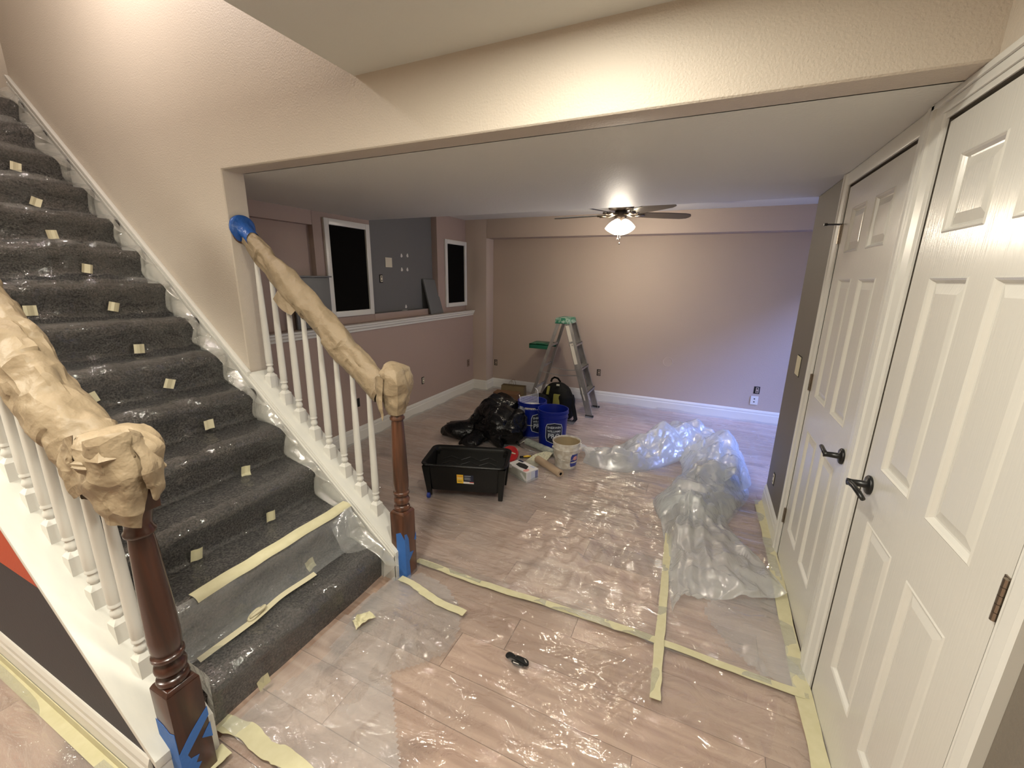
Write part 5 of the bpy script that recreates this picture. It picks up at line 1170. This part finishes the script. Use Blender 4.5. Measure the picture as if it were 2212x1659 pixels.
net = [[(-1.855, 1.655, .012), (-1.80, 1.615, .012), (-1.735, 1.585, .014)], [(-1.835, 1.71, .030), (-1.775, 1.69, .018), (-1.700, 1.665, .020)], [(-1.80, 1.76, .052), (-1.745, 1.755, .040), (-1.675, 1.735, .034)], [(-1.735, 1.815, .070), (-1.690, 1.820, .072), (-1.655, 1.815, .070)]]
A = surf(net, 26, 20); A2 = A.copy(); A2[..., 2] -= .0012; o = MB().grid(A).grid(A2).build('textured_sheet', M_cream, smooth=True); recentre(o); tag(o, 'cream speckled sheet with an upturned corner between glove box and pail', 'sheet')
rd = thing('red_disc', 'red round plastic disc with a cream stripe behind the black tray', 'lid', (-1.99, 1.62, 0.01))
Rt = Euler((math.radians(38), math.radians(-14), 0.25)).to_matrix()
MB().lathe([(0, 0.0), (.078, 0.0), (.083, .004), (.083, .020), (.078, .025), (.060, .021), (0, .021)], 40, (-1.99, 1.625, .060), Rt, cap=False).build('disc', M_red, rd, smooth=True, angle=0.6, world=True)
v_ = [Rt @ Vector(p)+Vector((-1.99, 1.625, .060)) for p in ((.020, .002, .0222), (.058, -.014, .0222), (.062, -.006, .0222), (.026, .014, .0222))]
quad('stripe', M_cream, [tuple(v) for v in v_], rd); rd.children[-1].location = -wloc(rd)

# bin bag: one continuous lumpy surface
def blob(name, mt, c, ells, nth, nph, amp, seed, zmin, f0=3.0, parent=None, sm=True):
    th = np.linspace(0.001, PI-0.001, nth); ph_ = np.linspace(0, 2*PI, nph+1); T, Pp = np.meshgrid(th, ph_, indexing='ij')
    D = np.stack([np.sin(T)*np.cos(Pp), np.sin(T)*np.sin(Pp), np.cos(T)], -1); c = np.array(c); Rm = np.zeros(T.shape)
    for e_c, e_r in ells:
        o_ = (c-np.array(e_c))/np.array(e_r); dd = D/np.array(e_r)
        a_ = (dd**2).sum(-1); b_ = (dd*o_).sum(-1); c_ = (o_**2).sum()-1; disc = b_*b_-a_*c_
        t = np.where(disc > 0, (-b_+np.sqrt(np.maximum(disc, 0)))/a_, 0); Rm = np.maximum(Rm, t)
    Rm = np.where(Rm <= 0, 0.02, Rm)
    for _ in range(2):
        S_ = Rm.copy(); S_[1:-1] = (Rm[:-2]+2*Rm[1:-1]+Rm[2:])/4; q = S_[:, :-1]; q = (np.roll(q, 1, 1)+2*q+np.roll(q, -1, 1))/4; Rm = np.concatenate([q, q[:, :1]], 1)
    P_ = c+D*Rm[..., None]
    cr_ = crease2(P_[..., 0], P_[..., 1], P_[..., 2], 5.5, seed, 0.65)*4
    P_ = P_+D*(amp*cr_)[..., None]; P_[..., 2] = np.maximum(P_[..., 2], zmin)
    return MB().grid(P_).build(name, mt, parent, smooth=sm, world=parent is not None)
o = blob('bin_bag', M_bag, (-2.38, 2.10, .15), [((-2.36, 2.12, .15), (.30, .26, .19)), ((-2.40, 2.24, .24), (.22, .17, .14)), ((-2.68, 1.93, .085), (.17, .10, .085)), ((-2.80, 1.90, .06), (.10, .05, .06)), ((-2.22, 1.96, .11), (.17, .14, .11)), ((-2.47, 1.82, .05), (.10, .10, .05))], 110, 170, .11, 6, .010, 5)
recentre(o); tag(o, 'large black bin bag slumped on the floor behind the tray', 'bin bag')
net = [[(-2.17, 2.16, .30), (-2.12, 2.17, .34), (-2.08, 2.20, .30)], [(-2.15, 2.12, .28), (-2.11, 2.12, .30), (-2.075, 2.15, .26)], [(-2.14, 2.08, .20), (-2.10, 2.06, .20), (-2.075, 2.10, .16)]]
A = surf(net, 24, 24); A[..., 2] += .03*(.5-crum(A[..., 0]*3, A[..., 1]*3, 2, 5, 4, .5)); A[..., 0] += .01*vnoise(A[..., 0]*50, A[..., 2]*50, 0, 2)
o = MB().grid(A).build('highlight_film', M_filmp, smooth=True); recentre(o); tag(o, 'clear plastic scrap standing in for shiny highlights between bin bag and rear bucket', 'highlight film')  # film scrap shaped to give the shiny highlights beside the bag

# backpack
bp_ = thing('backpack', 'black backpack with olive panels in front of the ladder', 'backpack', (-2.03, 2.90, 0.008))
blob('main_body', M_pack, (-2.01, 2.93, .20), [((-2.00, 2.95, .20), (.20, .13, .235)), ((-1.92, 2.93, .19), (.13, .13, .20)), ((-2.0, 2.93, .09), (.20, .14, .10))], 60, 80, .03, 3, .010, 5, bp_)
blob('front_pocket', M_pack, (-2.16, 2.80, .16), [((-2.17, 2.80, .17), (.15, .11, .15)), ((-2.10, 2.80, .10), (.17, .12, .11))], 50, 60, .03, 4, .010, 5, bp_)
MB().box((-2.005, 2.806, .195), (-1.925, 2.84, .325), (-0.22, 0, 0.10)).build('olive_panel', M_olive, bp_, world=True, bevel=0.006)
MB().box((-2.095, 2.842, .30), (-2.068, 2.87, .40), (-0.5, 0, 0)).build('olive_panel', M_olive, bp_, world=True, bevel=0.004)
mb = MB(); mb.strip([(-2.09, 2.97, .425), (-2.08, 2.97, .46), (-2.05, 2.97, .482), (-2.01, 2.97, .475), (-1.975, 2.97, .435)], .022, (0, 1, 0.2), .004); mb.build('carry_loop', M_pack, bp_, world=True)
mb = MB(); mb.strip([(-1.86, 2.90, .34), (-1.80, 2.88, .25), (-1.765, 2.86, .14), (-1.74, 2.84, .06), (-1.76, 2.80, .03), (-1.83, 2.79, .035), (-1.90, 2.80, .05)], .045, (0.2, -1, 0.3), .010); mb.build('shoulder_strap', M_pack, bp_, world=True, bevel=0.002)
MB().lathe([(0, 0), (.016, .002), (.019, .008), (.016, .014), (0, .016)], 16, (-1.875, 2.815, .16), Euler((PI/2, 0, .4)).to_matrix(), cap=False).build('round_badge', M_cream, bp_, smooth=True, world=True)
mb = MB(); mb.tube([(-2.14, 2.695, .235), (-2.11, 2.690, .242), (-2.075, 2.690, .232)], .0035, 6); mb.tube([(-2.10, 2.69, .21), (-2.085, 2.685, .18), (-2.09, 2.68, .15)], .004, 6); mb.build('buckle', M_wire, bp_, smooth=True, world=True)
MB().box((-1.99, 2.86, .415), (-1.955, 2.88, .428), (0.2, 0, .3)).build('strap_tip', M_cream, bp_, world=True)

# cardboard box and paper bag
cb = thing('cardboard_box', 'brown printed cardboard box behind the bin bag', 'box', (-2.80, 3.28, 0.01), math.radians(4))
MB().box((-.165, -.075, 0), (.165, .075, .125)).build('carton', M_cardb, cb, bevel=0.002, seg=1)
pts = []
for k in range(12): a_ = PI*k/11; pts.append((-.01+.12*math.cos(a_), -.0757, .018+.075*math.sin(a_)))
for k in range(12): a_ = PI-PI*k/11; pts.append((-.01+.095*math.cos(a_), -.0757, .018+.055*math.sin(a_)))
MB().add(pts, [(i, i+1, 22-i, 23-i) for i in range(11)]).build('arc_print', M_cardr, cb)
kb = thing('paper_bag', 'open brown paper carrier bag behind the cardboard box', 'bag', (-2.77, 3.43, 0.01), math.radians(6))
mb = MB(); x0, x1, y0, y1, h = -.165, .165, -.06, .06, .185
for (a_, b_) in (((x0, y0), (x1, y0)), ((x1, y0), (x1, y1)), ((x1, y1), (x0, y1)), ((x0, y1), (x0, y0))):
    mb.add([(a_[0], a_[1], 0), (b_[0], b_[1], 0), (b_[0]*.97, b_[1]*.75, h), (a_[0]*.97, a_[1]*.75, h)], [(0, 1, 2, 3)])
mb.add([(x0, y0, .001), (x1, y0, .001), (x1, y1, .001), (x0, y1, .001)], [(0, 1, 2, 3)]); mb.build('bag_body', M_kbag, kb)
for y in (-.045, .045):
    MB().tube([(-.055, y, h-.01), (-.050, y, h+.045), (-.03, y-.004, h+.07), (-.005, y-.004, h+.066), (.01, y, h+.03), (.012, y, h-.01)], .0022, 6).build('bag_handle', M_kbag, kb, smooth=True)

# folding tool on the hall floor
kn = thing('pocket_tool', 'small black pocket tool lying alone on the hall floor plastic', 'tool', (-1.113, -0.19, 0.018), math.radians(4))
def oval(cx, cy, rx, ry, n=16): return [(cx+rx*math.cos(a), cy+ry*math.sin(a)) for a in np.linspace(0, 2*PI, n+1)[:-1]]
MB().prism([(-.052, -.006), (-.050, .008), (-.040, .016), (-.028, .015), (-.016, .010), (.010, .012), (.036, .009), (.050, .002), (.054, -.008), (.050, -.017), (.036, -.018), (.012, -.012), (-.010, -.010), (-.026, -.010), (-.042, -.013)], 'z', 0, .013).build('tool_body', M_rubber, kn, bevel=0.003)
MB().prism([(-.018, -.012), (.020, -.014), (.040, -.018), (.034, -.026), (.018, -.029), (-.012, -.028), (-.020, -.022)], 'z', .002, .010).build('clip_side', MATS['black_satin_metal'], kn, bevel=0.002)
quad('clip_slot', M_lab, [(-.010, -.0225, .0104), (.016, -.024, .0104), (.014, -.0268, .0104), (-.010, -.026, .0104)], kn)
quad('blade_edge', M_wire, [(.028, .004, .0134), (.040, -.002, .0134), (.047, -.011, .0134), (.040, -.010, .0134)], kn)
MB().lathe([(0, 0), (.003, .0005), (0, .002)], 10, (-.008, .004, .0132), cap=False).build('rivet', M_wire, kn, smooth=True)
